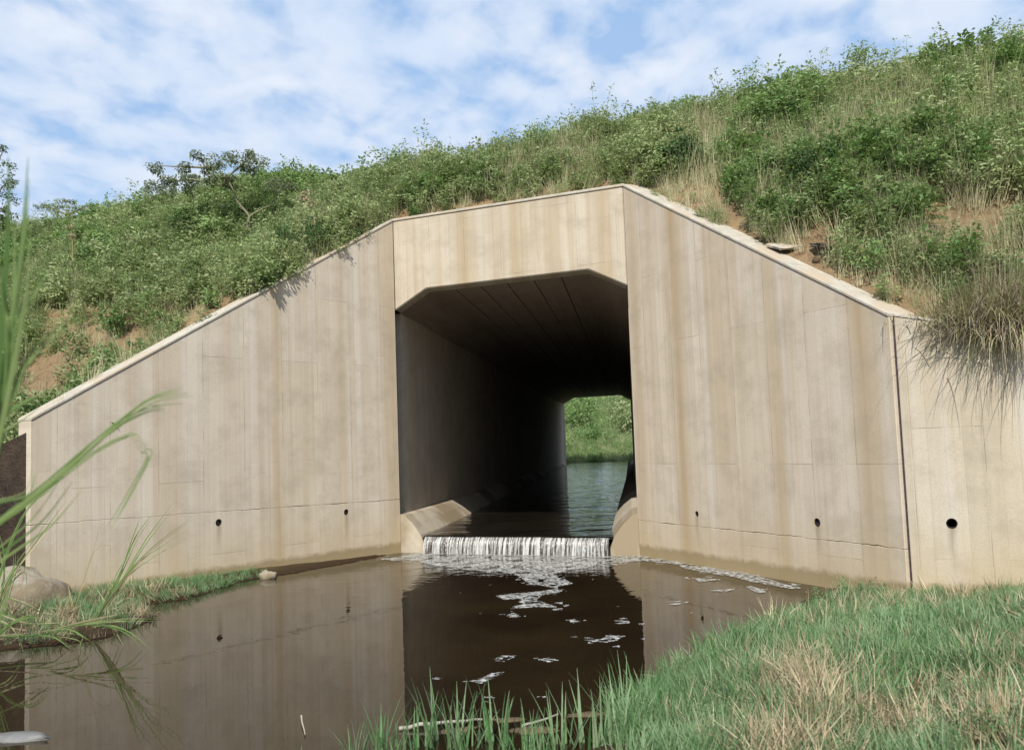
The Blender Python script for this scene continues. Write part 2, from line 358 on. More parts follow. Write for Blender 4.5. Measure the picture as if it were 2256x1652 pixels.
def wingwall(label, name, P0, PE, z0, z1, zj0, zj1, m, holes, nrm, joint_to=None):
    root = empty(name, P0); tag(root, label, 'wall')
    d = PE-P0; ln = np.linalg.norm(d); d /= ln
    P0 = P0-np.array(root.location)
    g = .005
    n = 110; jl = [(ln*k/n, zj0+(zj1-zj0)*k/n+random.uniform(-.005, .005)*(0 < k < n)+(vnoise(np.array([k/9.]), np.array([0.]), 1, 2)[0]-.5)*.02) for k in range(n+1)]
    gv = [max(.001, .012*(vnoise(np.array([k/7.]), np.array([zj0*9]), 1, 5)[0]-.28)) for k in range(n+1)]
    lo = slab('base_course', [(0, -1.0)]+[(ln, -1.0)]+[(s, z) for s, z in jl[::-1]], P0, d, nrm, .33, m, root, .004)
    hi = slab('wall_face', [(s, z+gg) for (s, z), gg in zip(jl, gv)]+[(ln, z1-.03), (0, z0-.03)], P0, d, nrm, .33, m, root, .006)
    slab('joint_backing', [(.05, -.8), (ln-.05, -.8), (ln-.05, z1-.3), (.05, z0-.3)], P0+nrm*.035, d, nrm, .2, m_joint, root, 0)
    cw = .012
    slab('coping', [(0, z0-.03), (ln, z1-.03), (ln, z1+.015), (0, z0+.015)], P0-nrm*cw, d, nrm, .36+cw, m_cap, root, .01)
    cs = []
    for (hx, hy, rad) in holes:
        q = onplane(hx, hy, PE, nrm)-np.array(root.location); cs.append((q, nrm, rad))
    for targ in ([lo] if min(zj0, zj1) > .7 else [hi]): cut(targ, cs)
    for q, nn, rad in cs: tubemesh('weep_hole', q+nrm*.012, nn, rad*.80, rad*.985, .3, m_dark, root)
    return root
nl_back = -nl if nl[1] < 0 else nl
nr_b = nr if nr.dot(nb) > 0 else -nr
left_wing = wingwall('tall concrete wall sloping down to the left of the tunnel mouth', 'wing_wall', A, LE, TOP, LH, .83, .92, m_cL, [(482, 1151, .048), (763, 1128, .045)], nl_back)
right_wing = wingwall('sunlit tan streaked concrete wall sloping down to the right of the tunnel mouth', 'wing_wall', B, RE, TOP, RH, .50, .49, m_cR, [(1535, 1132, .038), (1800, 1151, .048)], nr_b)
# small return at the far left end (thickness faces) is part of the slab
# ------------------------------------------------------------------ retaining wall at the far right
rw = empty('retaining_wall', RE+RD*.045); tag(rw, 'short concrete wall at the right edge past the dark vertical joint', 'wall')
o3 = (RE+RD*.045)
rb = slab('wall_face', [(0, -1), (1.55, -1), (1.55, RH-.03+RS*1.55), (0, RH-.03)], np.zeros(3), RD, nb, .3, m_cF, rw, .006)
slab('wall_face', [(1.558, -1), (RLEN, -1), (RLEN, RH-.03+RS*RLEN), (1.558, RH-.03+RS*1.558)], np.zeros(3), RD, nb, .3, m_cF, rw, .006)
slab('coping', [(0, RH-.028), (RLEN, RH-.028+RS*RLEN), (RLEN, RH+.004+RS*RLEN), (0, RH+.004)], -nb*.008, RD, nb, .32, m_cap, rw, .006)
slab('joint_filler', [(-.06, -.9), (.01, -.9), (.01, RH-.06), (-.06, RH-.06)], nb*.03, RD, nb, .15, m_joint, rw, 0)
q = onplane(2097, 1153, RE, nb)-o3; cut(rb, [(q, nb, .050)]); tubemesh('weep_hole', q+nb*.012, nb, .040, .049, .25, m_dark, rw)

lw = empty('retaining_wall', LE+nb*.03); tag(lw, 'dark brown wall panel past the left end of the sloping wall', 'wall')
slab('wall_face', [(0, -1), (0, LH-.12), (2.6, LH-.9), (2.6, -1)], nl_back*.004, -h, nb, .3, m_brown, lw, .006)
# ------------------------------------------------------------------ culvert barrel
cul = empty('box_culvert', (A+B)/2); C0 = -(B-A)/2
tag(cul, 'concrete stream tunnel with chamfered top corners under the embankment', 'tunnel')
sw = WID; zc, zt, ch = 3.86, 4.16, .58
TL = 35.5
slab('headwall', [(0, zc), (.0, TOP-.03), (sw, TOP-.03), (sw, zc), (sw-ch, zt), (ch, zt)][::-1], C0, h, ax, .36, m_cH, cul, .018)
slab('coping', [(-.02, TOP-.03), (sw+.02, TOP-.03), (sw+.02, TOP+.015), (-.02, TOP+.015)], C0-nb*.012, h, nb, .40, m_cap, cul, .01)
def barrel(name, prof, t0, t1, m, nseg=1, smooth=False):
    """sweep an open strip of (s, z) points along the tunnel; returns a thin solid"""
    V = []; uv = []; Fc = []; acc = [0]
    for i in range(1, len(prof)): acc.append(acc[-1]+math.dist(prof[i], prof[i-1]))
    for k in range(nseg+1):
        tt = t0+(t1-t0)*k/nseg
        for i, (s, z) in enumerate(prof): V.append(C0+h*s+ax*tt+Z*z); uv.append((tt, acc[i]))
    n = len(prof)
    for k in range(nseg):
        for i in range(n-1): Fc.append([k*n+i, k*n+i+1, (k+1)*n+i+1, (k+1)*n+i])
    me = pmesh(name, V, Fc, m, uv=uv, smooth=smooth); o = link(name, me, cul)
    return o
def box_strip(name, a, b, out, m):      # slab of the barrel: inner line a-b, pushed outward by out
    oa = (a[0]+out[0], a[1]+out[1]); ob = (b[0]+out[0], b[1]+out[1])
    prof = [a, b, ob, oa, a]
    V = []; uv = []
    for tt in (.36, TL):
        for (s, z) in prof[:4]: V.append(C0+h*s+ax*tt+Z*z)
    acc = [0, math.dist(a, b), math.dist(a, b)+.3, .3]
    rf = m is not m_cI; uvl = [(0.02, acc[i]) for i in range(4)]+[(TL, acc[i]) for i in range(4)]
    if rf: uvl = [(b_, a_) for a_, b_ in uvl]
    Fc = [[0, 1, 5, 4], [1, 2, 6, 5], [2, 3, 7, 6], [3, 0, 4, 7], [3, 2, 1, 0], [4, 5, 6, 7]]
    return link(name, pmesh(name, V, Fc, m, uv=uvl), cul)
box_strip('side_wall', (0, -.8), (0, zc), (-.3, 0), m_cI)
box_strip('side_wall', (sw, zc), (sw, -.8), (.3, 0), m_cI)
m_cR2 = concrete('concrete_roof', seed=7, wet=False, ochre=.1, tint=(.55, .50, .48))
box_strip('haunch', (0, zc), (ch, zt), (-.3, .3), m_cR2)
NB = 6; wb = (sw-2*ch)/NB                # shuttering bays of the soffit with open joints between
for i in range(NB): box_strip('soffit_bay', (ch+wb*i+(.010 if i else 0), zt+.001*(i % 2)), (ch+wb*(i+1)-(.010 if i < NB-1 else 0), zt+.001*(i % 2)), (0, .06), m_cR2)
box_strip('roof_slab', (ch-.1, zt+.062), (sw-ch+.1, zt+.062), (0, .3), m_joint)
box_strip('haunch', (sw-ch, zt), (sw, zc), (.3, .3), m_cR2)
WL = .25
def bench(side):
    pr = [(-.0, .60), (.10, .58), (.26, .45), (.42, .28), (.50, .10), (.50, -.8), (-.0, -.8)]
    V = []; n = len(pr); ts = [.0, .25, .7, 1.3, 2.2, 4, 7, 12, 20, TL]
    for tt in ts:
        w = .86+.14*min(1, tt/1.0) if tt < 1 else 1
        for (s, z) in pr: V.append(C0+h*((s*w) if side < 0 else (sw-s*w))+ax*tt+Z*z)
    Fc = [[k*n+i, k*n+(i+1) % n, (k+1)*n+(i+1) % n, (k+1)*n+i] for k in range(len(ts)-1) for i in range(n)]+[list(range(n))[::-1]]
    uv = [(tt, pr[i][0]+.6-pr[i][1]) for tt in ts for i in range(n)]
    return link('bench', pmesh('bench', V, Fc, m_bench, uv=uv), cul)
bench(-1); bench(1)
link('weir_sill', pmesh('weir_sill', [C0+h*s+ax*t0+Z*z for t0 in (.02, .3) for s in (.45, sw-.45) for z in (-.8, WL-.025)],
     [[0, 1, 3, 2], [4, 6, 7, 5], [1, 5, 7, 3], [0, 4, 5, 1], [2, 3, 7, 6]], m_debris), cul)
# far headwall, the tunnel's other mouth
farw = slab('far_headwall', [(-5, -1), (0, -1), (0, zc), (ch, zt), (sw-ch, zt), (sw, zc), (sw, -1), (sw+5, -1), (sw+5, 3.4), (sw, TOP), (0, TOP), (-5, 3.4)], C0+ax*TL, h, nb, .35, m_cI, cul, 0)

# ------------------------------------------------------------------ the embankment
pL, qL = PQ(LE); pR, qR = PQ(RE)
QC, ZC = 2.3, 6.72
kp = np.array([-60, -25, pL-2.2, pL-.9, pL-.22, pL, 0, sw, pR, pR+.03, pR+RLEN, pR+RLEN+1.5, 40, 80])
kq = np.array([qL-2.0, qL-1.5, qL-1, qL-.2, qL+.12, qL+.12, .15, .15, qR+.12, qR+.12, qR+.12, qR-.3, qR-2, qR-2])
kz = np.array([.2, .2, .3, .6, 1.2, LH-.10, TOP-.10, TOP-.10, RH-.1, RH-.12, RH-.12+RS*RLEN, .8, .4, .4])
tq, tz = PQ(C0+(A+B)/2+ax*TL)[1], TOP
def emb(p, q):
    p = np.asarray(p, float); q = np.asarray(q, float)
    qw = np.interp(p, kp, kq); zw = np.interp(p, kp, kz)
    u = (q-qw)/(QC-qw)
    z = zw+(ZC-zw)*np.clip(u, 0, 1)
    zz = z+.18*np.sin(np.clip(u, 0, 1)*math.pi)
    n = (fbm(p, q, 2.4, 4, 3)-.5)*.75+(fbm(p, q, .6, 3, 8)-.5)*.18
    zz = zz+n*np.clip((q-qw)/.9, 0, 1)*np.clip((tq-6-q)/8, .0, 1)
    back = np.clip((q-(tq-7))/7, 0, 1)
    zz = zz*(1-back)+(TOP-.1)*back
    # the far left stretch sinks towards the valley
    return np.where(q < tq+.5, zz, -2)
def pq2w(p, q): return A[0]+h[0]*p+nb[0]*q, A[1]+h[1]*p+nb[1]*q
ps = np.unique(np.concatenate([np.linspace(-60, -14, 24), np.linspace(-14, 12, 150), np.linspace(12, 80, 24), kp]))
us = np.concatenate([np.linspace(0, 1, 70)**1.1, np.linspace(1.02, 2, 12)[0:]])
V = []; ncol = len(us)+8
for pp in ps:
    qw = np.interp(pp, kp, kq)
    qs = np.concatenate([qw+(QC-qw)*us, np.linspace(QC+(QC-qw)+1, tq+.3, 8) if QC+(QC-qw)+1 < tq else np.linspace(tq, tq+.3, 8)])
    zs = emb(np.full(ncol, pp), qs); X, Y = pq2w(pp, qs)
    V += list(zip(X, Y, zs))
Fc = [[i*ncol+j, (i+1)*ncol+j, (i+1)*ncol+j+1, i*ncol+j+1] for i in range(len(ps)-1) for j in range(ncol-1)]
eo = link('embankment', pmesh('embankment', V, Fc, m_soil, smooth=True)); tag(eo, kind='structure')
def hit(x, y):
    for k in range(12):
        for sg in (1, -1):
            P = hit1(x, y+sg*k*10)
            if P is not None: return P
def hit1(x, y):                         # where the sight line through x, y meets the embankment
    r = ray(x, y)/F; d = np.arange(7, 60, .03); P = np.array([0, 0, H])+r*d[:, None]
    pp = (P-A)@h; qq = (P-A)@nb; ok = (qq > np.interp(pp, kp, kq)) & (P[:, 2] < emb(pp, qq))
    if not ok.any(): return None
    k = int(np.argmax(ok)); return P[k]

# ------------------------------------------------------------------ the low ground and the pool's banks
shore_px = [(560, 1283), (884, 1217), (1410, 1225), (1800, 1291), (1760, 1330), (1660, 1375), (1560, 1445), (1450, 1530), (1395, 1590), (1350, 1650),
            (1250, 1672), (1000, 1690), (750, 1700), (500, 1760), (300, 1850), (-200, 2000), (-900, 1800), (-900, 1480), (-200, 1450), (120, 1418), (250, 1400), (345, 1362), (300, 1335), (420, 1318)]
shore = np.array([onz(x, y)[:2] for x, y in shore_px])
shore[1] = (A+nb*.5)[:2]; shore[2] = (B+nb*.5)[:2]; shore[0] = (onz(560, 1283)+nl_back*.2)[:2]; shore[3] = (onz(1800, 1291)+nr_b*.2)[:2]
def sdist(X, Y, poly):
    d = np.full(X.shape, 1e9); ins = np.zeros(X.shape, bool); n = len(poly)
    for i in range(n):
        a, b = poly[i], poly[(i+1) % n]; e = b-a; l2 = e@e
        t_ = np.clip(((X-a[0])*e[0]+(Y-a[1])*e[1])/l2, 0, 1)
        d = np.minimum(d, np.hypot(X-a[0]-t_*e[0], Y-a[1]-t_*e[1]))
        c = ((a[1] > Y) != (b[1] > Y)) & (X < (b[0]-a[0])*(Y-a[1])/(b[1]-a[1]+1e-12)+a[0]); ins ^= c
    return np.where(ins, -d, d)
FM = (A+B)/2+ax*TL                      # far mouth
def ground(X, Y):
    X = np.asarray(X, float); Y = np.asarray(Y, float)
    d = sdist(X, Y, shore)+(fbm(X, Y, .8, 3, 5)-.5)*.28
    z = np.where(d > 0, .03+np.minimum(d*.28, .10+d*.10), d*.5-.01)
    z = np.clip(z, -.6, .40)
    right = np.clip((X-1.2)/2.5, 0, 1); z = np.where(d > 0, z*(.55+.45*right), z)
    z = np.where(X < -2.2, np.minimum(z, .10), z)
    z = z+np.where(d > 0, (fbm(X, Y, .7, 3, 2)-.5)*.14*np.clip(d/.5, 0, 1), 0)
    z = np.where((d > 0) & (X > 0) & (Y < 40), z*(.25+.75*np.clip((8.6-Y)/3.2, 0, 1)), z)
    # stream channel through and beyond the tunnel
    P = np.stack([X-A[0], Y-A[1]], -1); tt = (P@nb[:2])/(ax@nb); ss = (P-np.outer(tt, ax[:2]).reshape(P.shape))@h[:2]
    behind = tt > 0
    chan = np.abs(ss-sw/2)-sw/2
    z = np.where(behind & (chan < .8), -.7, z)
    far = tt > TL+.5
    wig = (fbm(X, Y, 5, 4, 12)-.5)*1.6
    rise = np.clip((tt-(TL+13))/12, 0, 1)*4.6+wig*np.clip((tt-(TL+13))/5, 0, 1)*.6
    zf = np.where(tt > TL+3, .12+.087*np.minimum(tt-(TL+3), 93)+wig*np.clip((tt-(TL+4))/6, 0, 1)*.5, np.where(chan < 1.0, -.5, np.clip((chan-1)*.4, 0, 2.5)))
    z = np.where(far, zf, z)
    # open country rolls up gently
    return z
def axis_pts(lo, hi, flo, fhi, fine, far):
    a = np.arange(flo, fhi, fine); l = flo-np.geomspace(fine*1.5, flo-lo, far)[::-1]; r = fhi+np.geomspace(fine*1.5, hi-fhi, far)
    return np.concatenate([l, a, r])
xs = axis_pts(-700, 700, -11, 11, .11, 26)
ys = np.concatenate([-1-np.geomspace(.3, 600, 20)[::-1], np.arange(-1, 17, .11), np.arange(17.3, 45, 1.0), np.arange(45, 82, .6), np.arange(82, 160, 2), 160+np.geomspace(2, 540, 14)])
GX, GY = np.meshgrid(xs, ys); GZ = ground(GX, GY)
V = np.stack([GX, GY, GZ], -1).reshape(-1, 3); nx = len(xs)
Fc = [[j*nx+i, j*nx+i+1, (j+1)*nx+i+1, (j+1)*nx+i] for j in range(len(ys)-1) for i in range(nx-1)]
tag(link('ground', pmesh('ground', V, Fc, m_bank, smooth=True)), kind='structure')
# pool and stream surfaces
pw = [A+nb*.3-h*.2, B+nb*.3+h*.2, RE+nb*.2, np.array([9, 4, 0]), np.array([9, -4, 0]), np.array([-12, -4, 0]), np.array([-12, 13, 0]), LE+nb*.4]
tag(link('pool_water', pmesh('pool_water', pw, [list(range(len(pw)))], m_pool)), kind='structure')
V = []; Fc = []; K = 240
for k in range(K+1):
    tt = .03+(TL+13-.03)*(k/K)**1.5
    for j in range(13):
        s = .30+(sw-.6)*j/12 if tt < TL else -1+(sw+2)*j/12
        P = A+h*s+ax*tt
        z = WL+.018*(fbm(P[0]*1.0, P[1]*3., .9, 3, 4)-.5)*min(1, tt)+.009*min(tt, TL)
        if tt < .25: z -= (.25-tt)**2*.5
        V.append(P+Z*z)
Fc = [[k*13+j, k*13+j+1, (k+1)*13+j+1, (k+1)*13+j] for k in range(K) for j in range(12)]
tag(link('stream_water', pmesh('stream_water', V, Fc, m_stream, smooth=True)), kind='structure')
# water falling over the sill: a rippled sheet and loose strands
V = []; uv = []; n = 160; rows = 9
for i in range(n+1):
    s = .44+(sw-.88)*i/n; o_ = .02*vnoise(np.array([s*14]), np.array([0]), 1, 1)[0]
    lipn = .016*(fbm(np.array([s*3]), np.array([5.]), 1, 3, 9)[0]-.5)
    for j in range(rows):
        f = j/(rows-1); V.append(A+h*s-nb*(.0+.10*math.sin(f*1.4)+o_*f)+ax*.03+Z*(WL-.002+lipn*(1-f)-(WL+.02)*f**1.7)); uv.append((s, f*.3))
Fc = [[i*rows+j, (i+1)*rows+j, (i+1)*rows+j+1, i*rows+j+1] for i in range(n) for j in range(rows-1)]
tag(link('waterfall', pmesh('waterfall', V, Fc, m_fall, smooth=True, uv=uv)), 'thin white curtain of water falling over the sill at the tunnel mouth', 'waterfall', kind='stuff')
V = []; Fc = []
for k in range(240):
    s = .46+(sw-.92)*random.random(); w = random.uniform(.002, .009)*(.15+vnoise(np.array([s*9]), np.array([3]), 1, 1)[0]*1.4)
    f0 = random.uniform(0, .5); f1 = min(1, f0+random.uniform(.3, 1)); b = len(V)
    for j in range(5):
        f = f0+(f1-f0)*j/4; P = A+h*s-nb*(.018+.10*math.sin(f*1.4)+.02)+ax*.03+Z*(WL-(WL+.01)*f**1.7)
        ww = w*math.sin(math.pi*(j+.6)/5.2); V += [P-h*ww, P-nb*ww*.8, P+h*ww]
    for j in range(4):
        Fc += [[b+j*3, b+j*3+1, b+j*3+4, b+j*3+3], [b+j*3+1, b+j*3+2, b+j*3+5, b+j*3+4]]
tag(link('water_strands', pmesh('water_strands', V, Fc, m_foam)), kind='stuff')

# ------------------------------------------------------------------ foam on the pool
polys = [
 [(830, 1232), (930, 1217), (1130, 1220), (1330, 1224), (1420, 1222), (1500, 1236), (1580, 1252), (1640, 1262), (1760, 1293), (1740, 1296), (1640, 1276), (1560, 1262), (1470, 1240), (1400, 1236), (1320, 1244), (1262, 1254), (1225, 1266), (1252, 1284), (1222, 1296), (1180, 1290), (1135, 1266), (1060, 1256), (960, 1246), (900, 1234)],
 [(1092, 1313), (1130, 1306), (1180, 1303), (1235, 1297), (1215, 1306), (1188, 1311), (1190, 1323), (1226, 1341), (1180, 1337), (1128, 1341), (1152, 1330), (1150, 1318), (1115, 1320)],
 [(1112, 1354), (1128, 1349), (1145, 1358), (1122, 1360)], [(1248, 1366), (1262, 1363), (1276, 1368), (1262, 1372)],
 [(1284, 1408), (1320, 1407), (1345, 1398), (1378, 1399), (1362, 1408), (1335, 1414), (1300, 1412)], [(1330, 1399), (1348, 1397), (1352, 1404), (1336, 1404)],
 [(1084, 1452), (1104, 1442), (1120, 1443), (1104, 1451)], [(1184, 1452), (1210, 1448), (1228, 1454), (1205, 1458)],
 [(1018, 1500), (1048, 1497), (1080, 1482), (1108, 1479), (1086, 1492), (1056, 1505), (1040, 1501)], [(950, 1493), (962, 1491), (972, 1494), (960, 1496)],
 [(1062, 1535), (1078, 1532), (1086, 1536), (1072, 1538)], [(1056, 1545), (1074, 1543), (1078, 1547)], [(1180, 1534), (1196, 1532), (1200, 1537)],
 [(1404, 1373), (1418, 1371), (1416, 1376)], [(1350, 1366), (1368, 1365), (1374, 1370), (1358, 1369)], [(1344, 1424), (1360, 1421), (1366, 1426)],
 [(1215, 1328), (1240, 1326), (1238, 1331)], [(1405, 1406), (1420, 1404), (1420, 1408)], [(1254, 1402), (1268, 1400), (1266, 1404)],
 [(1470, 1330), (1500, 1326), (1496, 1331)], [(1560, 1300), (1620, 1296), (1600, 1303)], [(1640, 1290), (1690, 1298), (1660, 1302)], [(1520, 1272), (1590, 1276), (1540, 1281)]]
fx = np.arange(-4, 5, .018); fy = np.arange(5.3, 15.5, .018); FX, FY = np.meshgrid(fx, fy)
px, py = project(np.stack([FX.ravel(), FY.ravel(), np.full(FX.size, .01)], -1)); px = px.reshape(FX.shape); py = py.reshape(FX.shape)
sc = np.maximum(py-975, 60)/240.0
warp = (fbm(FX, FY, .35, 4, 21)-.5); wy = (fbm(FX, FY, .5, 4, 33)-.5)
best = np.full(FX.shape, 1e9)
for k, pl in enumerate(polys):
    pl = np.array(pl, float); a, b = pl.min(0)-40, pl.max(0)+40
    mk = (px > a[0]) & (px < b[0]) & (py > a[1]) & (py < b[1])
    if not mk.any(): continue
    amp = 26 if k < 2 else 6
    d = sdist(px[mk]+warp[mk]*amp*1.6, (py[mk]+wy[mk]*amp*.45)*3.0, pl*np.array([1, 3.0]))
    best[mk] = np.minimum(best[mk], d)
lace = fbm(FX, FY, .14, 3, 44)
mass = best < 0
foam_m = mass & ((lace > .36) | (best > -5))
foam_m |= (best < 14) & (lace > .70)
# loose flecks drifting over the pool
fleck = (fbm(FX, FY, .09, 2, 55) > .93-.0*FX) & (px > 850) & (px < 1700) & (py > 1240)
foam_m |= fleck
inpool = (sdist(FX, FY, shore) < -.02) & ((np.stack([FX-A[0], FY-A[1]], -1)@nb[:2]) < -.03)
foam_m &= inpool
idx = -np.ones(FX.shape, int); V = []; Fc = []
jj, ii = np.nonzero(foam_m[:-1, :-1])
need = np.zeros(FX.shape, bool)
for a, b in ((0, 0), (0, 1), (1, 0), (1, 1)): need[jj+a, ii+b] = True
idx[need] = np.arange(need.sum())
zf = .004+.007*np.clip(-best/14, 0, 1)*(.4+lace)+.003
V = np.stack([FX[need]+rng.normal(0, .003, need.sum()), FY[need]+rng.normal(0, .003, need.sum()), zf[need]], -1)
Fc = np.stack([idx[jj, ii], idx[jj, ii+1], idx[jj+1, ii+1], idx[jj+1, ii]], -1).tolist()
print('foam quads', len(Fc))
tag(link('foam', pmesh('foam', V, Fc, m_foam, smooth=True)), kind='stuff')

# ------------------------------------------------------------------ plants: prototypes and scattering
def blade(V, Fc, P, azm, lean, ln, w, curve, seg=4):
    d = np.array([math.cos(azm), math.sin(azm), 0]); sdir = np.array([-d[1], d[0], 0]); b = len(V); a = lean; P = np.array(P, float)
    for k in range(seg+1):
        ww = w*(1-(k/seg)**1.6)*.5+.0004
        V.append(P-sdir*ww)
        V.append(P+sdir*ww)
        P = P+(d*math.sin(a)+Z*math.cos(a))*ln/seg; a += curve/seg
    for k in range(seg): Fc.append([b+2*k, b+2*k+1, b+2*k+3, b+2*k+2])
def tuft(name, n, ln, w, rad, lean, curve, m, rs):
    random.seed(rs); V, Fc = [], []
    for k in range(n):
        a = random.uniform(0, 6.283); r = rad*math.sqrt(random.random())
        blade(V, Fc, (r*math.cos(a), r*math.sin(a), -.03), a+random.uniform(-.9, .9), random.uniform(0, lean), ln*random.uniform(.45, 1.1), w*random.uniform(.6, 1.2), random.uniform(.1, curve))
    return pmesh(name, V, Fc, m)
def leaf(V, Fc, P, nrm, ddir, ln, w):
    ddir = ddir/np.linalg.norm(ddir); s = np.cross(nrm, ddir); s /= np.linalg.norm(s)+1e-9; n = np.cross(ddir, s); b = len(V)
    V += [P, P+ddir*ln*.5+s*w*.5+n*w*.15, P+ddir*ln-n*ln*.12, P+ddir*ln*.5-s*w*.5+n*w*.15]
    Fc += [[b, b+1, b+2], [b, b+2, b+3]]
def rnd3():
    v = np.array([random.gauss(0, 1), random.gauss(0, 1), random.gauss(0, 1)]); return v/np.linalg.norm(v)
def ribbon(V, Fc, pts, w0, w1):
    """thin three-sided stem through pts"""
    b = len(V); n = len(pts)
    for k, P in enumerate(pts):
        d = pts[min(k+1, n-1)]-pts[max(k-1, 0)]; d = d/(np.linalg.norm(d)+1e-9)
        u = np.cross(d, [.3, .8, .1]); u /= np.linalg.norm(u); v_ = np.cross(d, u); w = w0+(w1-w0)*k/(n-1)
        for j in range(3): V.append(P+(u*math.cos(j*2.094)+v_*math.sin(j*2.094))*w)
    for k in range(n-1):
        for j in range(3): Fc.append([b+k*3+j, b+k*3+(j+1) % 3, b+(k+1)*3+(j+1) % 3, b+(k+1)*3+j])
def weed(name, ht, spread, nst, nlf, lsz, m, rs):
    random.seed(rs); V, Fc = [], []; S1 = 0
    for k in range(nst):
        a = random.uniform(0, 6.283); l = random.uniform(.1, .5); hh = ht*random.uniform(.55, 1.1); P = np.array([random.gauss(0, spread*.3), random.gauss(0, spread*.3), -.03])
        pts = [P]
        for j in range(5):
            P = P+np.array([math.cos(a)*l*hh/5, math.sin(a)*l*hh/5, hh/5])+np.array([random.gauss(0, .012), random.gauss(0, .012), 0]); pts.append(P)
        ribbon(V, Fc, pts, .005, .0015)
        for q_ in range(nlf):
            f = random.uniform(.2, 1)**.8*4.99; j = int(f); Q = pts[j]+(pts[j+1]-pts[j])*(f-j)
            d = rnd3(); d[2] = abs(d[2])*.5-.05; r_ = random.uniform(.01, .11)*(1.2-f/5*.7)
            nn = rnd3()*.6+np.array([0, -.2, 1]); leaf(V, Fc, Q+d*r_, nn, d+rnd3()*.4, lsz*random.uniform(.6, 1.3), lsz*random.uniform(.4, .65))
    return pmesh(name, V, Fc, m)
def gn_scatter(name, pts, rots, scl, protos, kind='stuff'):
    me = bpy.data.meshes.new(name); me.from_pydata([tuple(map(float, p_)) for p_ in pts], [], [])
    n = len(pts)
    a = me.attributes.new('rot', 'FLOAT_VECTOR', 'POINT'); a.data.foreach_set('vector', np.asarray(rots, float).ravel())
    a = me.attributes.new('scl', 'FLOAT_VECTOR', 'POINT'); a.data.foreach_set('vector', np.asarray(scl, float).ravel())
    a = me.attributes.new('idx', 'INT', 'POINT'); a.data.foreach_set('value', (np.arange(n)*7919 % len(protos)).astype(np.int32))
    pc = bpy.data.collections.new(name+'_kinds')
    for i, pm in enumerate(protos): pc.objects.link(bpy.data.objects.new(f'{name}_kind', pm))
    g = bpy.data.node_groups.new(name+'_scatter', 'GeometryNodeTree')
    g.interface.new_socket('Geometry', in_out='INPUT', socket_type='NodeSocketGeometry'); g.interface.new_socket('Geometry', in_out='OUTPUT', socket_type='NodeSocketGeometry')
    gi = N(g, 'NodeGroupInput'); go = N(g, 'NodeGroupOutput'); iop = N(g, 'GeometryNodeInstanceOnPoints'); ci = N(g, 'GeometryNodeCollectionInfo')
    ci.inputs[0].default_value = pc; ci.inputs['Separate Children'].default_value = True; ci.inputs['Reset Children'].default_value = True
    def na(nm, dt): k_ = N(g, 'GeometryNodeInputNamedAttribute', data_type=dt); k_.inputs[0].default_value = nm; return [o_ for o_ in k_.outputs if o_.enabled][0]
    e2r = N(g, 'FunctionNodeEulerToRotation'); g.links.new(na('rot', 'FLOAT_VECTOR'), e2r.inputs[0])
    iop.inputs['Pick Instance'].default_value = True
    g.links.new(gi.outputs[0], iop.inputs['Points']); g.links.new(ci.outputs[0], iop.inputs['Instance'])
    g.links.new(na('idx', 'INT'), iop.inputs['Instance Index']); g.links.new(e2r.outputs[0], iop.inputs['Rotation']); g.links.new(na('scl', 'FLOAT_VECTOR'), iop.inputs['Scale'])
    g.links.new(iop.outputs[0], go.inputs[0])
    o = link(name, me); md = o.modifiers.new('scatter', 'NODES'); md.node_group = g; tag(o, kind=kind)
    return o
def rs(n, tilt=.15): return np.stack([rng.normal(0, tilt, n), rng.normal(0, tilt, n), rng.uniform(0, 6.283, n)], -1)
weeds = [weed('w', .55, .3, 7, 34, .042+.012*k, m_weed, 10+k) for k in range(4)]
talls = [tuft('g', 34, .62, .008, .13, .35, .8, m_grass, 30+k) for k in range(4)]
bushl = [weed('w', .6, .45, 11, 46, .06+.01*k, m_bush, 50+k) for k in range(3)]
shorts = [tuft('g', 30, .17, .007, .09, .5, 1.1, m_lush, 60+k) for k in range(4)]
drytalls = [tuft('g', 40, .60, .007, .14, .4, .9, m_pale, 90+k) for k in range(3)]
straws = [tuft('g', 26, .20, .006, .10, 1.45, .6, m_straw, 70+k) for k in range(4)]
rng = np.random.default_rng(11)
# embankment cover
def bare(px, py):                       # soil patches and the strip of bare earth along the walls
    P = [[(90, 690), (260, 675), (400, 690), (470, 640), (560, 690), (430, 790), (250, 880), (60, 960), (-50, 960), (60, 800)],
         [(1540, 400), (1640, 430), (1660, 520), (1720, 560), (1800, 560), (1880, 650), (1980, 700), (1900, 690), (1700, 600), (1550, 460)],
         [(2000, 460), (2130, 470), (2256, 440), (2256, 520), (2150, 560), (2020, 530)], [(1770, 510), (1880, 515), (1880, 560), (1790, 575)]]
    m_ = np.zeros(px.shape, bool)
    for pl in P: m_ |= sdist(px, py, np.array(pl, float)) < 0
    return m_
def scatter_emb(n, dens):
    p_ = rng.uniform(-26, 13, n); q_ = rng.uniform(-7, 5.5, n)
    qw = np.interp(p_, kp, kq); keep = (q_ > qw+.14) & (q_ < QC+3.2); p_, q_ = p_[keep], q_[keep]
    z_ = emb(p_, q_); X, Y = pq2w(p_, q_); P = np.stack([X, Y, z_], -1); px, py = project(P)
    wdist = q_-np.interp(p_, kp, kq)
    k = rng.random(len(p_)) < dens(p_, q_, px, py, wdist)
    return P[k], p_[k], q_[k], px[k], py[k], wdist[k]
def dryr(px, py): return (px > 1960) & (py > 430) | (px > 1540) & (py > .58*(px-1540)+330) & (fbm(px, py, 120, 2, 5) > .35)
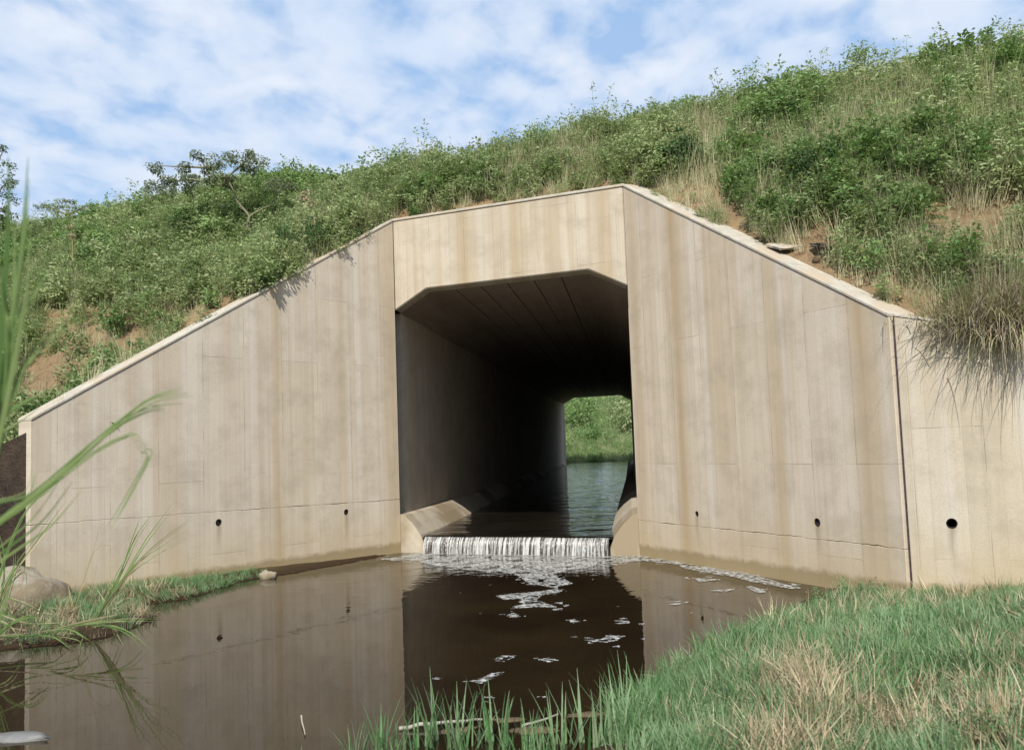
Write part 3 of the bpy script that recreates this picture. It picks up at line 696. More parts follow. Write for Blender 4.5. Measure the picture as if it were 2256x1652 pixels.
def d_weed(p_, q_, px, py, wd): 
    return np.where(bare(px, py), .05, 1.0)*np.where(dryr(px, py), .3, np.where(px > 1450, .55, 1.0))*np.clip(.8+wd/.6, 0, 1)*np.clip((fbm(p_, q_, 1.6, 3, 61)-.2)*3.5, .35, 1)
def d_tall(p_, q_, px, py, wd):
    return np.where(bare(px, py), .07, 1.0)*np.clip(.3+wd/.8, 0, 1)*np.clip((fbm(p_, q_, 2.4, 3, 71)-.38)*4+np.where(px > 1500, .25, .0), .12, 1)
def d_bush(p_, q_, px, py, wd):
    return np.where(bare(px, py), .02, 1.0)*np.where(dryr(px, py), .12, 1.0)*np.clip(wd/.6, 0, 1)*np.clip((fbm(p_, q_, 1.3, 3, 81)-.5)*7, 0, 1)
def d_dry(p_, q_, px, py, wd):
    return np.where(bare(px, py), .08, 1.0)*np.clip(.3+wd, 0, 1)*np.clip((fbm(p_, q_, 2.0, 3, 101)-.47)*6+np.where((px > 1450), .7, .1)+np.where((px > 1950) & (py > 400), .5, 0), .03, 1)
for nm, n, dn, protos, s0 in (('pale_tall_grass', 15000, d_dry, drytalls, .85), ('weeds', 17000, d_weed, weeds, .95), ('tall_grass', 15000, d_tall, talls, .95), ('low_scrub', 7000, d_bush, bushl, 1.0)):
    P, p_, q_, px, py, wd = scatter_emb(n*2, dn)
    s_ = s0*rng.uniform(.6, 1.25, len(P))*np.clip(.55+wd*.6, .55, 1); S3 = np.stack([s_, s_, s_*rng.uniform(.8, 1.15, len(P))], -1)
    print(nm, len(P)); gn_scatter(nm, P, rs(len(P), .2), S3, protos)
shoots = [weed('w', 1.0, .12, 5, 30, .05+.01*k, m_weed if k else m_bush, 150+k) for k in range(3)]+[tuft('g', 12, .95, .008, .08, .25, .5, m_pale, 155)]
def d_sh(p_, q_, px, py, wd): return np.where((q_ > .9) & (q_ < 2.7), .9, .12)*np.where(bare(px, py), 0, 1)*np.clip(wd-.2, 0, 1)*np.clip((fbm(p_, q_, 1.1, 3, 121)-.35)*4, 0, 1)
P, p_, q_, px, py, wd = scatter_emb(3600, d_sh); s_ = rng.uniform(.55, 1.05, len(P)); print('shoots', len(P))
gn_scatter('tall_shoots', P, rs(len(P), .12), np.stack([s_]*3, -1), shoots)
# drooping grass near the right wall, lush grass on the near bank
def gscatter(n, box, cond):
    X = rng.uniform(box[0], box[1], n); Y = rng.uniform(box[2], box[3], n); Zg = ground(X, Y); P = np.stack([X, Y, Zg], -1); px, py = project(P)
    k = (Zg > .015) & (rng.random(n) < cond(X, Y, px, py)) & (((P-A)@nb) < np.interp((P-A)@h, [pL-5, pL, 0, sw, pR, 50], [qL, qL, 0, 0, qR, qR])-.03); return P[k], px[k], py[k]
straw_pl = [[(1700, 1510), (1790, 1460), (1850, 1475), (1870, 1550), (1960, 1585), (2060, 1600), (2050, 1640), (1900, 1630), (1760, 1590)], [(2150, 1580), (2256, 1540), (2300, 1640), (2180, 1660)], [(1600, 1640), (1750, 1620), (1900, 1660), (1700, 1700)]]
def instraw(px, py):
    m_ = np.zeros(px.shape)
    for pl in straw_pl: m_ = np.maximum(m_, np.clip(.5-sdist(px, py, np.array(pl, float))/40, 0, 1))
    return m_*np.clip((vnoise(px, py, 22, 7)-.25)*4, .25, 1)
def c_lush(X, Y, px, py): return np.where(px > 1385-(py-1500)*.25, 1-.9*instraw(px, py), .05)*np.clip((fbm(X, Y, .45, 3, 91)-.32)*4.5, .12, 1)*(X > -1.6)
P, px, py = gscatter(19000, (-1.8, 8, 2.6, 11.5), c_lush)
sc_ = rng.uniform(.5, 1.45, len(P))*(.55+.9*fbm(P[:, 0], P[:, 1], .5, 3, 133))*(.55+.45*np.clip((8.8-P[:, 1])/2, 0, 1)+.5*np.clip((P[:, 0]-4.3)/.8, 0, 1)*(P[:, 1] > 6.5)); print('lush', len(P))
gn_scatter('lush_grass', P, rs(len(P), .25), np.stack([sc_]*3, -1), shorts)
def c_str(X, Y, px, py): return .05+.95*instraw(px, py)
P, px, py = gscatter(26000, (.8, 8, 2.4, 9.5), c_str); sc_ = rng.uniform(.6, 1.4, len(P)); print('straw', len(P))
gn_scatter('dry_straw', P, rs(len(P), .3), np.stack([sc_]*3, -1), straws)
bw = [weed('w', .16, .12, 6, 12, .035, m_lush, 95+k) for k in range(3)]
P, px, py = gscatter(3800, (-.5, 8, 2.6, 10.5), lambda X, Y, px, py: (X > .9)*np.clip((fbm(X, Y, .6, 3, 111)-.52)*6, 0, .7)); sc_ = rng.uniform(.35, .85, len(P))
gn_scatter('bank_weeds', P, rs(len(P), .3), np.stack([sc_]*3, -1), bw)
# shelf of short grass at the foot of the left wall and on the mud bar
def c_left(X, Y, px, py): return np.where((px > 90) & (px < 580) & (py > 1255) & (py < 1345), 1.0, np.where(px < 300, .10, 0))
P, px, py = gscatter(9000, (-9, -2, 6, 14), c_left); sc_ = rng.uniform(.25, .75, len(P)); print('left', len(P))
gn_scatter('shelf_grass', P, rs(len(P), .3), np.stack([sc_]*3, -1), shorts)
P, px, py = gscatter(6000, (-9, -2, 6, 14), lambda X, Y, px, py: np.where((px < 420) & (py > 1290), .5, 0)); sc_ = rng.uniform(.4, 1.1, len(P))
gn_scatter('mud_bar_litter', P, rs(len(P), .5), np.stack([sc_]*3, -1), [straws[0], straws[1], shorts[0]])
# the green slope seen through the tunnel
n = 9000; tt = TL+3+97*rng.random(n)**1.5; ss = rng.uniform(-4, 8, n)*(1+(tt-TL)/45); P = A+np.outer(tt, ax)+np.outer(ss, h); P[:, 2] = ground(P[:, 0], P[:, 1]); P = P[P[:, 2] > .2]
s_ = rng.uniform(.7, 1.5, len(P))*(1+(P[:, 1]-50)/55*rng.random(len(P))); gn_scatter('far_slope_plants', P, rs(len(P)), np.stack([s_]*3, -1), [weeds[0], bushl[0], talls[0], talls[1]])

# ------------------------------------------------------------------ shrubs, trees and stalks on the embankment
def shrub_parts(sd, ht, n, lsz, rad):
    random.seed(sd); V, Fc, VS, FS = [], [], [], []
    cl = []
    for k in range(9):
        a = random.uniform(0, 6.283); l = random.uniform(.1, .75)*rad; top = ht*random.uniform(.5, 1.05); pts = [np.array([0, 0, -.1])]
        for j in range(1, 6): f = j/5; pts.append(np.array([math.cos(a)*l*f**1.2, math.sin(a)*l*f**1.2, top*f])+np.array([random.gauss(0, .02), random.gauss(0, .02), 0]))
        ribbon(VS, FS, pts, .011, .003)
        cl += [(pts[5], .14), (pts[4], .2), (pts[3], .2)]
    for k in range(n):
        c_, r_ = random.choice(cl); Q = c_+rnd3()*r_*random.random()**.5*np.array([1, 1, 1.15])*rad/.5
        leaf(V, Fc, Q, rnd3()*.7+Z*.8, rnd3()+Z*.3, lsz*random.uniform(.6, 1.3), lsz*random.uniform(.4, .65))
    return pmesh('foliage', V, Fc, m_bush if sd % 2 else m_weed), pmesh('stems', VS, FS, m_stem)
kinds = [shrub_parts(200+k, .95, 900, .055, .5) for k in range(4)]
rng = np.random.default_rng(23)
spots = [(-15.5, 2.1, .9), (-13.3, 1.7, 1.0), (-11.2, 2.3, .8), (-9.0, 1.9, .9), (-6.6, 2.2, .8), (-5.1, 1.6, 1.05), (-3.8, 2.1, .95), (-2.9, 1.5, .8), (-1.2, 2.2, 1.0), (-.2, 1.8, 1.15),
         (.9, 2.3, .85), (2.1, 1.7, .95), (2.9, 2.2, .8), (4.3, 1.9, 1.2), (5.1, 2.3, .9), (6.1, 1.6, 1.1), (7.2, 2.2, 1.15), (8.1, 1.8, 1.0), (9.2, 2.2, 1.2)]
WH = ['at the left frame edge', 'behind the far-left blurred reeds', 'between the flat-topped tree and the sapling', 'just left of the forked sapling', 'under the sapling crown', 'just right of the forked sapling',
      'above the upper end of the left coping', 'right of the left coping end', 'above the left end of the headwall', 'above the left third of the headwall', 'above the middle of the headwall', 'above the right third of the headwall',
      'left of the highest wall corner', 'straight above the highest wall corner', 'right of the highest wall corner', 'above the upper right coping', 'above the pale flat slab', 'above the lower right coping', 'near the top right corner']
SL_ = [('low ' if s_ < .9 else 'tall ' if s_ > 1.05 else 'medium ')+('dark' if k % 4 % 2 == 0 else 'light')+' green shrub '+w_ for k, ((_, _, s_), w_) in enumerate(zip(spots, WH))]
for k, (p_, q_, s_) in enumerate(spots):
    X, Y = pq2w(p_, q_); e_ = empty('shrub', (X, Y, float(emb(p_, q_)))); e_.rotation_euler = (0, 0, rng.uniform(0, 6.28)); e_.scale = (s_*.85, s_*.85, s_*rng.uniform(.55, .72))
    f_, s2 = kinds[k % 4]; link('foliage', f_, e_); link('stems', s2, e_)
    tag(e_, SL_[k]+' on the embankment skyline', 'shrub', 'shrubs along the top of the embankment')
def big_shrub(px, py, ht, lab, rad, n, lsz, m, sd):
    P = hit(px, py); P = P+nb*.3; P[2] = emb((P-A)@h, (P-A)@nb); e_ = empty('shrub', P); f_, s2 = shrub_parts(sd, ht, n, lsz, rad); f_.materials[0] = m
    link('foliage', f_, e_); link('stems', s2, e_); tag(e_, lab, 'shrub')
m_dleaf = leafmat('dark_bush_leaves', [(.03, .08, .03), (.05, .12, .045), (.09, .17, .07)])
big_shrub(1500, 432, .62, 'dark broad-leaved bush just behind the highest corner of the concrete wall', .42, 900, .075, m_dleaf, 301)
big_shrub(1610, 415, .6, 'pale green bush right of the dark bush above the wall corner', .5, 800, .06, m_bush, 302)
big_shrub(1800, 465, .5, 'dark green spreading bush on the slope above the pale flat slab', .55, 1000, .065, m_dleaf, 303)
big_shrub(1985, 560, .42, 'green bush low on the slope right of the flat slab', .6, 1000, .06, m_bush, 304)
big_shrub(1930, 660, .32, 'small green clump touching the lower end of the right coping', .4, 600, .055, m_bush, 305)
big_shrub(1040, 440, .6, 'rounded bush right behind the middle of the headwall', .45, 900, .055, m_bush, 306)
big_shrub(215, 780, .5, 'small fresh green bush in the bare orange soil behind the left wall', .38, 420, .08, m_bush, 307)
big_shrub(640, 600, .55, 'dark undergrowth bush against the left coping below the dry stalks', .6, 1100, .055, m_dleaf, 308)
big_shrub(420, 715, .3, 'tiny green sprig beside the coping at the bare sandy patch', .25, 240, .06, m_bush, 309)

rng = np.random.default_rng(77); wide = [shrub_parts(600+k, .75, 1300, .065+.008*k, .75) for k in range(3)]
EX = [(1300, 330, 'round leafy bush above the right part of the headwall'), (1180, 370, 'light leafy bush above the centre of the headwall'), (950, 400, 'leafy bush above the left end of the headwall'), (780, 440, 'dark bush just above the top end of the left coping'),
      (880, 380, 'bush on the skyline left of the headwall'), (700, 400, 'bright bush right of the sapling crown'), (1560, 250, 'light bush high on the slope right of the wall corner'), (1700, 330, 'wide light bush in the middle of the right slope'), (1850, 250, 'wide bush high on the upper right slope'),
      (2000, 180, 'wide bush under the skyline at upper right'), (2120, 280, 'leafy bush near the right edge halfway up the slope'), (2180, 120, 'topmost bush near the right edge of the picture'), (1420, 380, 'leafy bush touching the top of the highest wall corner'), (2120, 400, 'low bush beside the dry patch at right'), (480, 540, 'leafy bush left of the sapling trunk'), (330, 600, 'leafy bush above the bare sandy patch at left')]
for k, (x, y, lab) in enumerate(EX):
    P = hit(x, y); P = P+nb*.25; P[2] = emb((P-A)@h, (P-A)@nb); e_ = empty('shrub', P); e_.rotation_euler = (0, 0, rng.uniform(0, 6.28)); s_ = rng.uniform(.65, 1.0); e_.scale = (s_, s_, s_*.85)
    f_, s2 = wide[k % 3]; link('foliage', f_, e_); link('stems', s2, e_); tag(e_, lab, 'shrub', 'leafy bushes spread over the embankment')
rng = np.random.default_rng(99)
FP = [(-1.5, 9, 1.6, 'at the left of'), (1.2, 14, 1.3, 'low in the middle of'), (3.6, 20, 2.2, 'in the centre of'), (5.5, 12, 1.5, 'at the lower right of'), (-.5, 30, 2.6, 'at the mid left of'), (7.5, 34, 3.0, 'at the mid right of'), (3.0, 46, 2.6, 'above the centre of'), (-2.5, 62, 2.2, 'at the upper left of'), (9.5, 70, 2.2, 'at the upper right of'), (4.0, 84, 2.0, 'at the top of')]
for k, (ss_, t_, s_, w_) in enumerate(FP):
    P = A+h*ss_+ax*(TL+t_); P[2] = float(ground(P[:1], P[1:2])[0]); e_ = empty('shrub', P); e_.rotation_euler = (0, 0, rng.uniform(0, 6.28)); s_ *= 1.7; e_.scale = (s_, s_, s_*.9)
    f_, s2 = wide[k % 3]; link('foliage', f_, e_); link('stems', s2, e_); tag(e_, 'distant bush '+w_+' the green slope framed by the tunnel exit', 'shrub', 'bushes beyond the far end of the tunnel')
def limb(pts, w0, w1, m, parent, name='branch'):
    P = [np.array(p_, float) for p_ in pts]
    Q = []
    for i in range(len(P)-1):
        for f in (0, .33, .66): Q.append(P[i]*(1-f)+P[i+1]*f+np.array([random.gauss(0, .012), random.gauss(0, .012), random.gauss(0, .006)])*(f > 0)*min(1, w0/.03))
    Q.append(P[-1]); V, Fc = [], []
    seg = 7
    for k, c_ in enumerate(Q):
        d = Q[min(k+1, len(Q)-1)]-Q[max(k-1, 0)]; d = d/np.linalg.norm(d); u = np.cross(d, [.2, .9, .1]); u /= np.linalg.norm(u); v_ = np.cross(d, u); w = w0+(w1-w0)*k/(len(Q)-1)
        for j in range(seg): a = j*6.2832/seg; V.append(c_+(u*math.cos(a)+v_*math.sin(a))*w)
    for k in range(len(Q)-1):
        for j in range(seg): Fc.append([k*seg+j, k*seg+(j+1) % seg, (k+1)*seg+(j+1) % seg, (k+1)*seg+j])
    return link(name, pmesh(name, V, Fc, m, smooth=True), parent)
def crown(clumps, d0, rpx, nl, lsz, m, parent, org, flat=.6, sd=1):
    random.seed(sd); V, Fc = [], []
    for (x, y) in clumps:
        c_ = at(x, y, d0+random.uniform(-.45, .45))
        r_ = rpx*d0/F*random.uniform(.7, 1.3)
        subs = [c_+rnd3()*r_*.6*np.array([1, 1, flat]) for _ in range(6)]
        for s_ in subs:                                   # drooping sprays of narrow leaflets
            for k in range(nl//6):
                d = rnd3(); d[2] = -abs(d[2])*.7; leaf(V, Fc, s_+rnd3()*r_*.35*np.array([1, 1, .8])-org, rnd3()*.6+Z, d, lsz*random.uniform(.7, 1.3), lsz*random.uniform(.3, .45))
    return link('crown', pmesh('crown', V, Fc, m), parent)
# the small forked tree on the left
T0 = hit(548, 560); dT = float(-((T0-np.array([0, 0, H]))@CB)[2])
tree = empty('tree', T0); tag(tree, 'thin forked sapling with sparse feathery crown against the sky on the left', 'tree')
W_ = lambda x, y, o_=0: at(x, y, dT+o_)-T0
random.seed(5)
limb([W_(548, 575), W_(549, 540), W_(545, 505), W_(550, 478)], .035, .026, m_bark, tree, 'trunk')
fork = W_(550, 478)
for br in ([(520, 440), (512, 415), (500, 392), (454, 370)], [(575, 462), (602, 450), (617, 408)], [(512, 415), (470, 402), (424, 395), (372, 402), (342, 410)], [(500, 392), (530, 365), (556, 345)], [(454, 370), (441, 348)], [(454, 370), (400, 366), (346, 366)]):
    st = fork if br[0] in ((520, 440), (575, 462)) else W_(*br[0]); pts = [st]+[W_(x, y, random.uniform(-.25, .25) if i else 0) for i, (x, y) in enumerate(br if br[0] in ((520, 440), (575, 462)) else br[1:])]
    limb(pts, .022, .006, m_bark, tree)
crown([(346, 367), (370, 398), (339, 411), (400, 367), (424, 391), (441, 345), (454, 370), (485, 350), (519, 345), (556, 342), (549, 374), (529, 357), (512, 401), (468, 396), (502, 388), (573, 357), (617, 404), (424, 412), (370, 420), (395, 395), (470, 365), (640, 412), (596, 410)],
      dT, 25, 170, .07, m_tree, tree, T0, .55, 3)
# tree at the left frame edge and the flat-topped one behind the crest
T1 = hit(20, 600); d1 = float(-((T1-np.array([0, 0, H]))@CB)[2]); tr1 = empty('tree', T1); tag(tr1, 'dark tree cut by the left edge of the picture', 'tree')
W_ = lambda x, y, o_=0: at(x, y, d1+o_)-T1
limb([W_(0, 640), W_(-15, 520), W_(-20, 430), W_(-10, 360)], .06, .03, m_bark, tr1, 'trunk')
for br in ([(-18, 460), (0, 420), (12, 405)], [(-18, 420), (-40, 380), (-60, 350)], [(-12, 380), (0, 345), (8, 330)]): limb([W_(x, y) for x, y in br], .025, .008, m_bark, tr1)
crown([(10, 367), (17, 404), (26, 395), (7, 418), (14, 462), (-2, 325), (-20, 340), (-30, 380), (-10, 440), (0, 480), (-45, 420), (20, 440), (-60, 360), (4, 500), (22, 478)], d1, 20, 110, .07, m_tree, tr1, T1, .7, 8)
X, Y = pq2w(-12.4, 4.6); zb = float(emb(-12.4, 4.6)); T2 = np.array([X, Y, zb]); d2 = float(-((T2-np.array([0, 0, H]))@CB)[2]); tr2 = empty('tree', T2); tag(tr2, 'flat-topped thorn tree just showing over the crest at far left', 'tree')
px0, py0 = project(T2); px0 = 150; W_ = lambda x, y, o_=0: at(x, y, d2+o_)-T2
limb([T2*0-Z*.1, W_(150, 480), W_(148, 462)], .06, .04, m_bark, tr2, 'trunk')
for br in ([(149, 475), (120, 460), (95, 456)], [(149, 475), (180, 460), (210, 462)]): limb([W_(x, y) for x, y in br], .03, .01, m_bark, tr2)
crown([(85, 456), (100, 450), (118, 452), (135, 444), (150, 442), (165, 446), (180, 454), (198, 458), (215, 462), (110, 462), (140, 456), (168, 460), (130, 466), (190, 468)], d2, 14, 72, .07, m_tree, tr2, T2, .4, 9)
# dry stalks with seed pods
def stalk(pts, base, lab, heads, m=m_stem, w=.014):
    P0 = hit(*base); d0 = float(-((P0-np.array([0, 0, H]))@CB)[2]); e_ = empty('dry_stalk', P0); tag(e_, lab, 'stalk')
    limb([at(x, y, d0)-P0 for x, y in pts], w, w*.4, m, e_, 'stem')
    V, Fc = [], []
    for (x, y) in heads:
        c_ = at(x, y, d0)-P0
        for k in range(26): leaf(V, Fc, c_+rnd3()*.06, rnd3(), rnd3()-Z*.4, .06, .03)
    if heads: link('seed_head', pmesh('seed_head', V, Fc, m_straw), e_)
stalk([(694, 560), (696, 520), (692, 480), (686, 450), (676, 428)], (694, 566), 'tall dry stalk with pods rising beside the left coping', [(676, 428), (686, 446), (668, 436)])
stalk([(706, 545), (708, 515), (703, 495)], (706, 552), 'short pale stem just right of the tall podded stalk', [], w=.009)
stalk([(159, 610), (160, 540), (158, 500), (159, 470)], (159, 640), 'upright pale green stalk in front of the flat-topped tree', [(158, 500), (159, 520)])

# ------------------------------------------------------------------ stones, slab, sticks
def rock(name, P, size, lab, cat, m, sd, rz=0, tilt=(0, 0), flat=False):
    bm = bmesh.new(); bmesh.ops.create_icosphere(bm, subdivisions=3, radius=1) if not flat else bmesh.ops.create_cube(bm, size=1.6)
    if flat: bmesh.ops.subdivide_edges(bm, edges=bm.edges[:], cuts=4, use_grid_fill=True)
    for v_ in bm.verts:
        q_ = v_.co*1.3+Vector((sd*3.1, sd, 0)); n_ = mnoise.noise(q_)*.34+mnoise.noise(q_*2.3)*.2+mnoise.noise(q_*6)*.07
        v_.co *= 1+n_*(.45 if flat else 1)
        v_.co = Vector((v_.co.x*size[0], v_.co.y*size[1], v_.co.z*size[2]))
    me = bpy.data.meshes.new(name); bm.to_mesh(me); bm.free(); me.materials.append(m)
    me.polygons.foreach_set('use_smooth', [not flat]*len(me.polygons))
    o = link(name, me); o.location = tuple(map(float, P)); o.rotation_euler = (tilt[0], tilt[1], rz); return tag(o, lab, cat)
P = hit(1736, 552); rock('stone_slab', P+Z*.05, (.25, .17, .022), 'pale flat slab jutting from the slope above the right coping', 'slab', m_cap, 2, .3, (R(22), R(-4)), True)
P = hit(1850, 548); rock('stone_slab', P+Z*.03, (.36, .16, .03), 'dark weathered slab half buried right of the pale flat slab', 'slab', m_debris, 5, .1, (R(12), R(3)), True)
P = onz(590, 1270, .02); rock('rock', P, (.12, .09, .075), 'small white rock at the waterline below the left wall', 'rock', m_rock, 3)
P = onz(14, 1345, .05); P[2] = .10; rock('boulder', P, (.62, .34, .36), 'large pale boulder at the left edge by the wall end', 'boulder', m_rock, 7, .4)
P = onz(30, 1626, .0); rock('rock', P, (.23, .075, .035), 'smooth grey wedge-shaped stone in the water at the bottom left corner', 'rock', m_wet, 9, -.12)
P = onz(1172, 1612, -.01); rock('rock', P, (.17, .07, .028), 'brown half-submerged rock near the bottom centre of the pool', 'rock', m_rock2, 4, .05)
for k, (x, y, sx, lab) in enumerate([(1120, 1590, .11, 'small brown stone barely breaking the water beside the bleached stick'), (1290, 1578, .15, 'low muddy stone at the waterline before the grassy bank'), (1010, 1612, .13, 'flat muddy stone just under the bleached stick')]):
    P = onz(x, y, -.012); rock('rock', P, (sx, .05, .022), lab, 'rock', m_rock2, 20+k, .15*k)
P = hit(2155, 672); rock('rock', P+Z*.02, (.07, .05, .04), 'small whitish stone in the dry grass above the right retaining wall', 'rock', m_rock, 8)
P = hit(1715, 470); rock('rock', P+Z*.02, (.10, .07, .05), 'pale tan stone beside the coping above the flat slab', 'rock', m_rock, 11)
P = hit(1805, 575); rock('rock', P+Z*.01, (.08, .06, .05), 'brownish stone under the right end of the pale slab', 'rock', m_rock2, 12)
def stick(pts, w, lab, m, name='stick', cat='stick'):
    P = [np.array(q_, float) for q_ in pts]; e_ = limb([q_-P[0] for q_ in P], w, w*.5, m, None, name); e_.location = tuple(P[0]); tag(e_, lab, cat)
def es(x, y, u=.06): q_ = hit(x, y); return q_+Z*u
stick([es(1976, 470), es(1984, 452, .12), es(1996, 432, .12), es(2006, 421, .1)], .011, 'pale straight dead stick lying on the upper right slope', m_twig)
stick([es(2020, 500), es(2026, 480, .12), es(2038, 466, .13), es(2054, 458, .08)], .012, 'curved grey dead stick below the straight one on the right slope', m_twig)
stick([es(1888, 690, .02), es(1925, 694, .03), es(1960, 702, .03)], .010, 'thin dry twig at the lower end of the right coping', m_twig)
stick([onz(880, 1604, .01), onz(950, 1594, .025), onz(1010, 1588, .03), onz(1062, 1584, .012)], .013, 'bleached stick floating near the bottom centre of the pool', m_log)
stick([onz(1150, 1598, .01), onz(1185, 1588, .02), onz(1230, 1572, .03)], .009, 'thin pale twig in the shallows right of the bleached stick', m_log)
stick([onz(664, 1576, .01), onz(667, 1596, .015), onz(672, 1618, .01)], .006, 'small white curved twig floating on the brown pool', m_cap)

# ------------------------------------------------------------------ reeds and long grass
def blade_mesh(pts, w, parent, m, name='leaf', face=None):
    P = [np.array(q_, float) for q_ in pts]; n = 12; V = []; Fc = []
    if len(P) == 2: P = [P[0], (P[0]+P[1])/2, P[1]]
    t_ = np.linspace(0, len(P)-1, n+1); Q = []
    for u in t_:                                          # Catmull-Rom through the points
        i = min(int(u), len(P)-2); f = u-i; a, b_, c_, d = P[max(i-1, 0)], P[i], P[i+1], P[min(i+2, len(P)-1)]
        Q.append(.5*((2*b_)+(-a+c_)*f+(2*a-5*b_+4*c_-d)*f*f+(-a+3*b_-3*c_+d)*f**3))
    for k, c_ in enumerate(Q):
        d = Q[min(k+1, n)]-Q[max(k-1, 0)]; d /= np.linalg.norm(d)+1e-9; s_ = np.cross(d, [random.uniform(-.3, .3), 1, random.uniform(-.2, .2)]); s_ /= np.linalg.norm(s_); n_ = np.cross(s_, d)
        f = k/n; ww = w*.5*min(1, .35+f*2.2)*(1-f**2.2)+.0003
        V += [c_-s_*ww+n_*ww*.35, c_, c_+s_*ww+n_*ww*.35]
    for k in range(n): Fc += [[3*k, 3*k+1, 3*k+4, 3*k+3], [3*k+1, 3*k+2, 3*k+5, 3*k+4]]
    return link(name, pmesh(name, V, Fc, m, smooth=True), parent)
def reed(name, root, d, blades, lab, cat, m=m_reed, jit=.10, rep=1, seed=1, sp=7):
    random.seed(seed); root = np.array(root, float); e_ = empty(name, root); tag(e_, lab, cat)
    for pts, w in blades:
        for k in range(rep):
            dd = d+random.uniform(-jit, jit)*d; off = [random.gauss(0, sp)*(k > 0)*.6 for _ in range(2)]
            P = [at(x+off[0]*(i+1)/len(pts)*2, y+off[1]*(i+1)/len(pts)*2, d+(dd-d)*i/len(pts))-root for i, (x, y) in enumerate(pts)]
            blade_mesh(P, w*(.62 if d < 3 else 1)*random.uniform(.6, 1.1), e_, m if random.random() < .8 else m_straw if d > 4 else m)
    return e_
g0 = lambda x, y: np.append(np.array(x), y)
reed('reed_plant', (-.75, 1.15, .42), 1.35, [
 ([(-120, 1500), (-20, 1100), (30, 700), (52, 480), (62, 345)], .020), ([(-140, 1500), (-30, 1050), (20, 720), (48, 560), (58, 400)], .016),
 ([(-100, 1400), (-10, 1000), (40, 750), (58, 640), (66, 500)], .014), ([(-120, 1450), (-10, 960), (20, 820), (60, 680), (120, 580)], .010),
 ([(-100, 1400), (-10, 980), (30, 840), (100, 740), (190, 690)], .008), ([(-110, 1400), (-20, 960), (10, 840), (10, 700), (-8, 560)], .010),
 ([(-110, 1400), (-10, 960), (20, 860), (30, 650), (50, 560)], .009), ([(-120, 1420), (-20, 1000), (20, 900), (60, 800), (100, 780)], .008)],
 'tall blurred green reed blades standing close at the left edge', 'reed', jit=.06, rep=2, seed=2, sp=10)
reed('reed_plant', (-1.05, 1.35, .42), 1.75, [
 ([(-300, 1420), (-40, 1180), (100, 1070), (250, 945), (340, 885), (426, 872)], .009), ([(-300, 1420), (-30, 1170), (120, 1060), (250, 940), (330, 880), (395, 862)], .008),
 ([(-300, 1440), (-40, 1190), (100, 1080), (240, 955), (320, 910), (360, 905)], .006), ([(-300, 1440), (-60, 1200), (60, 1110), (200, 1000), (280, 960), (292, 965), (310, 995)], .004),
 ([(310, 995), (325, 1004), (290, 1070), (255, 1130), (236, 1160)], .005),
 ([(-300, 1400), (-60, 1260), (40, 1190), (100, 1140), (160, 1060)], .009), ([(-300, 1300), (-60, 1140), (-20, 1110), (60, 1090), (80, 1040)], .006)],
 'blurred bending grass plume reaching across the left wall', 'grass', jit=.05, rep=3, seed=3, sp=13)
reed('reed_plant', (-1.3, 1.7, .3), 2.1, [
 ([(-300, 1200), (-80, 1000), (0, 920), (50, 885), (92, 868)], .016), ([(-300, 1200), (-80, 1020), (0, 955), (50, 925), (88, 895)], .012), ([(-300, 1200), (-60, 900), (0, 700), (8, 600)], .012)],
 'short soft green blades entering at the left above the wall end', 'grass', jit=.05, rep=2, seed=4, sp=10)
dm = 8.6
rt_ = onz(200, 1358, .05)
reed('grass_clump', onz(200, 1370, .0), 8.6, [
 ([(205, 1372), (255, 1300), (320, 1190), (386, 1102)], .018), ([(205, 1372), (260, 1290), (330, 1210), (424, 1139)], .012), ([(205, 1370), (270, 1275), (330, 1220), (410, 1170)], .012),
 ([(207, 1370), (260, 1270), (300, 1180), (339, 1129)], .014), ([(207, 1370), (255, 1290), (290, 1190), (310, 1140)], .012), ([(207, 1372), (265, 1280), (318, 1225), (375, 1200)], .010), ([(200, 1370), (240, 1300), (270, 1240), (300, 1215)], .010)],
 'fan of long green blades rising from the mud bar before the left wall', 'grass', jit=.03, rep=2, seed=5)
reed('grass_clump', onz(163, 1345, .0), 8.9, [
 ([(163, 1345), (185, 1280), (208, 1214), (241, 1200), (243, 1222)], .010), ([(163, 1345), (180, 1290), (212, 1190), (214, 1170)], .008), ([(163, 1345), (150, 1290), (138, 1240)], .010), ([(160, 1345), (152, 1300), (160, 1235)], .008), ([(166, 1345), (200, 1300), (214, 1240)], .008)],
 'small broken dry stems left of the long green fan of blades', 'grass', m=m_stem, jit=.03, rep=1, seed=6)
reed('grass_clump', onz(125, 1400, .0), 7.8, [
 ([(0, 1312), (60, 1332), (112, 1363)], .014), ([(125, 1384), (190, 1368), (261, 1353)], .014), ([(150, 1380), (240, 1370), (339, 1368)], .010), ([(190, 1378), (244, 1380), (262, 1404), (278, 1434)], .012),
 ([(200, 1376), (247, 1377), (285, 1392), (315, 1421)], .012), ([(-30, 1360), (10, 1370), (35, 1395), (46, 1432)], .012), ([(60, 1400), (120, 1402), (165, 1430)], .010), ([(125, 1395), (180, 1400), (168, 1432)], .010), ([(-20, 1345), (60, 1372), (150, 1370)], .012), ([(-20, 1400), (60, 1395), (130, 1384)], .012), ([(100, 1392), (150, 1385), (195, 1410)], .009)],
 'low arching green blades spreading over the dark water at left', 'grass', jit=.03, rep=3, seed=7)
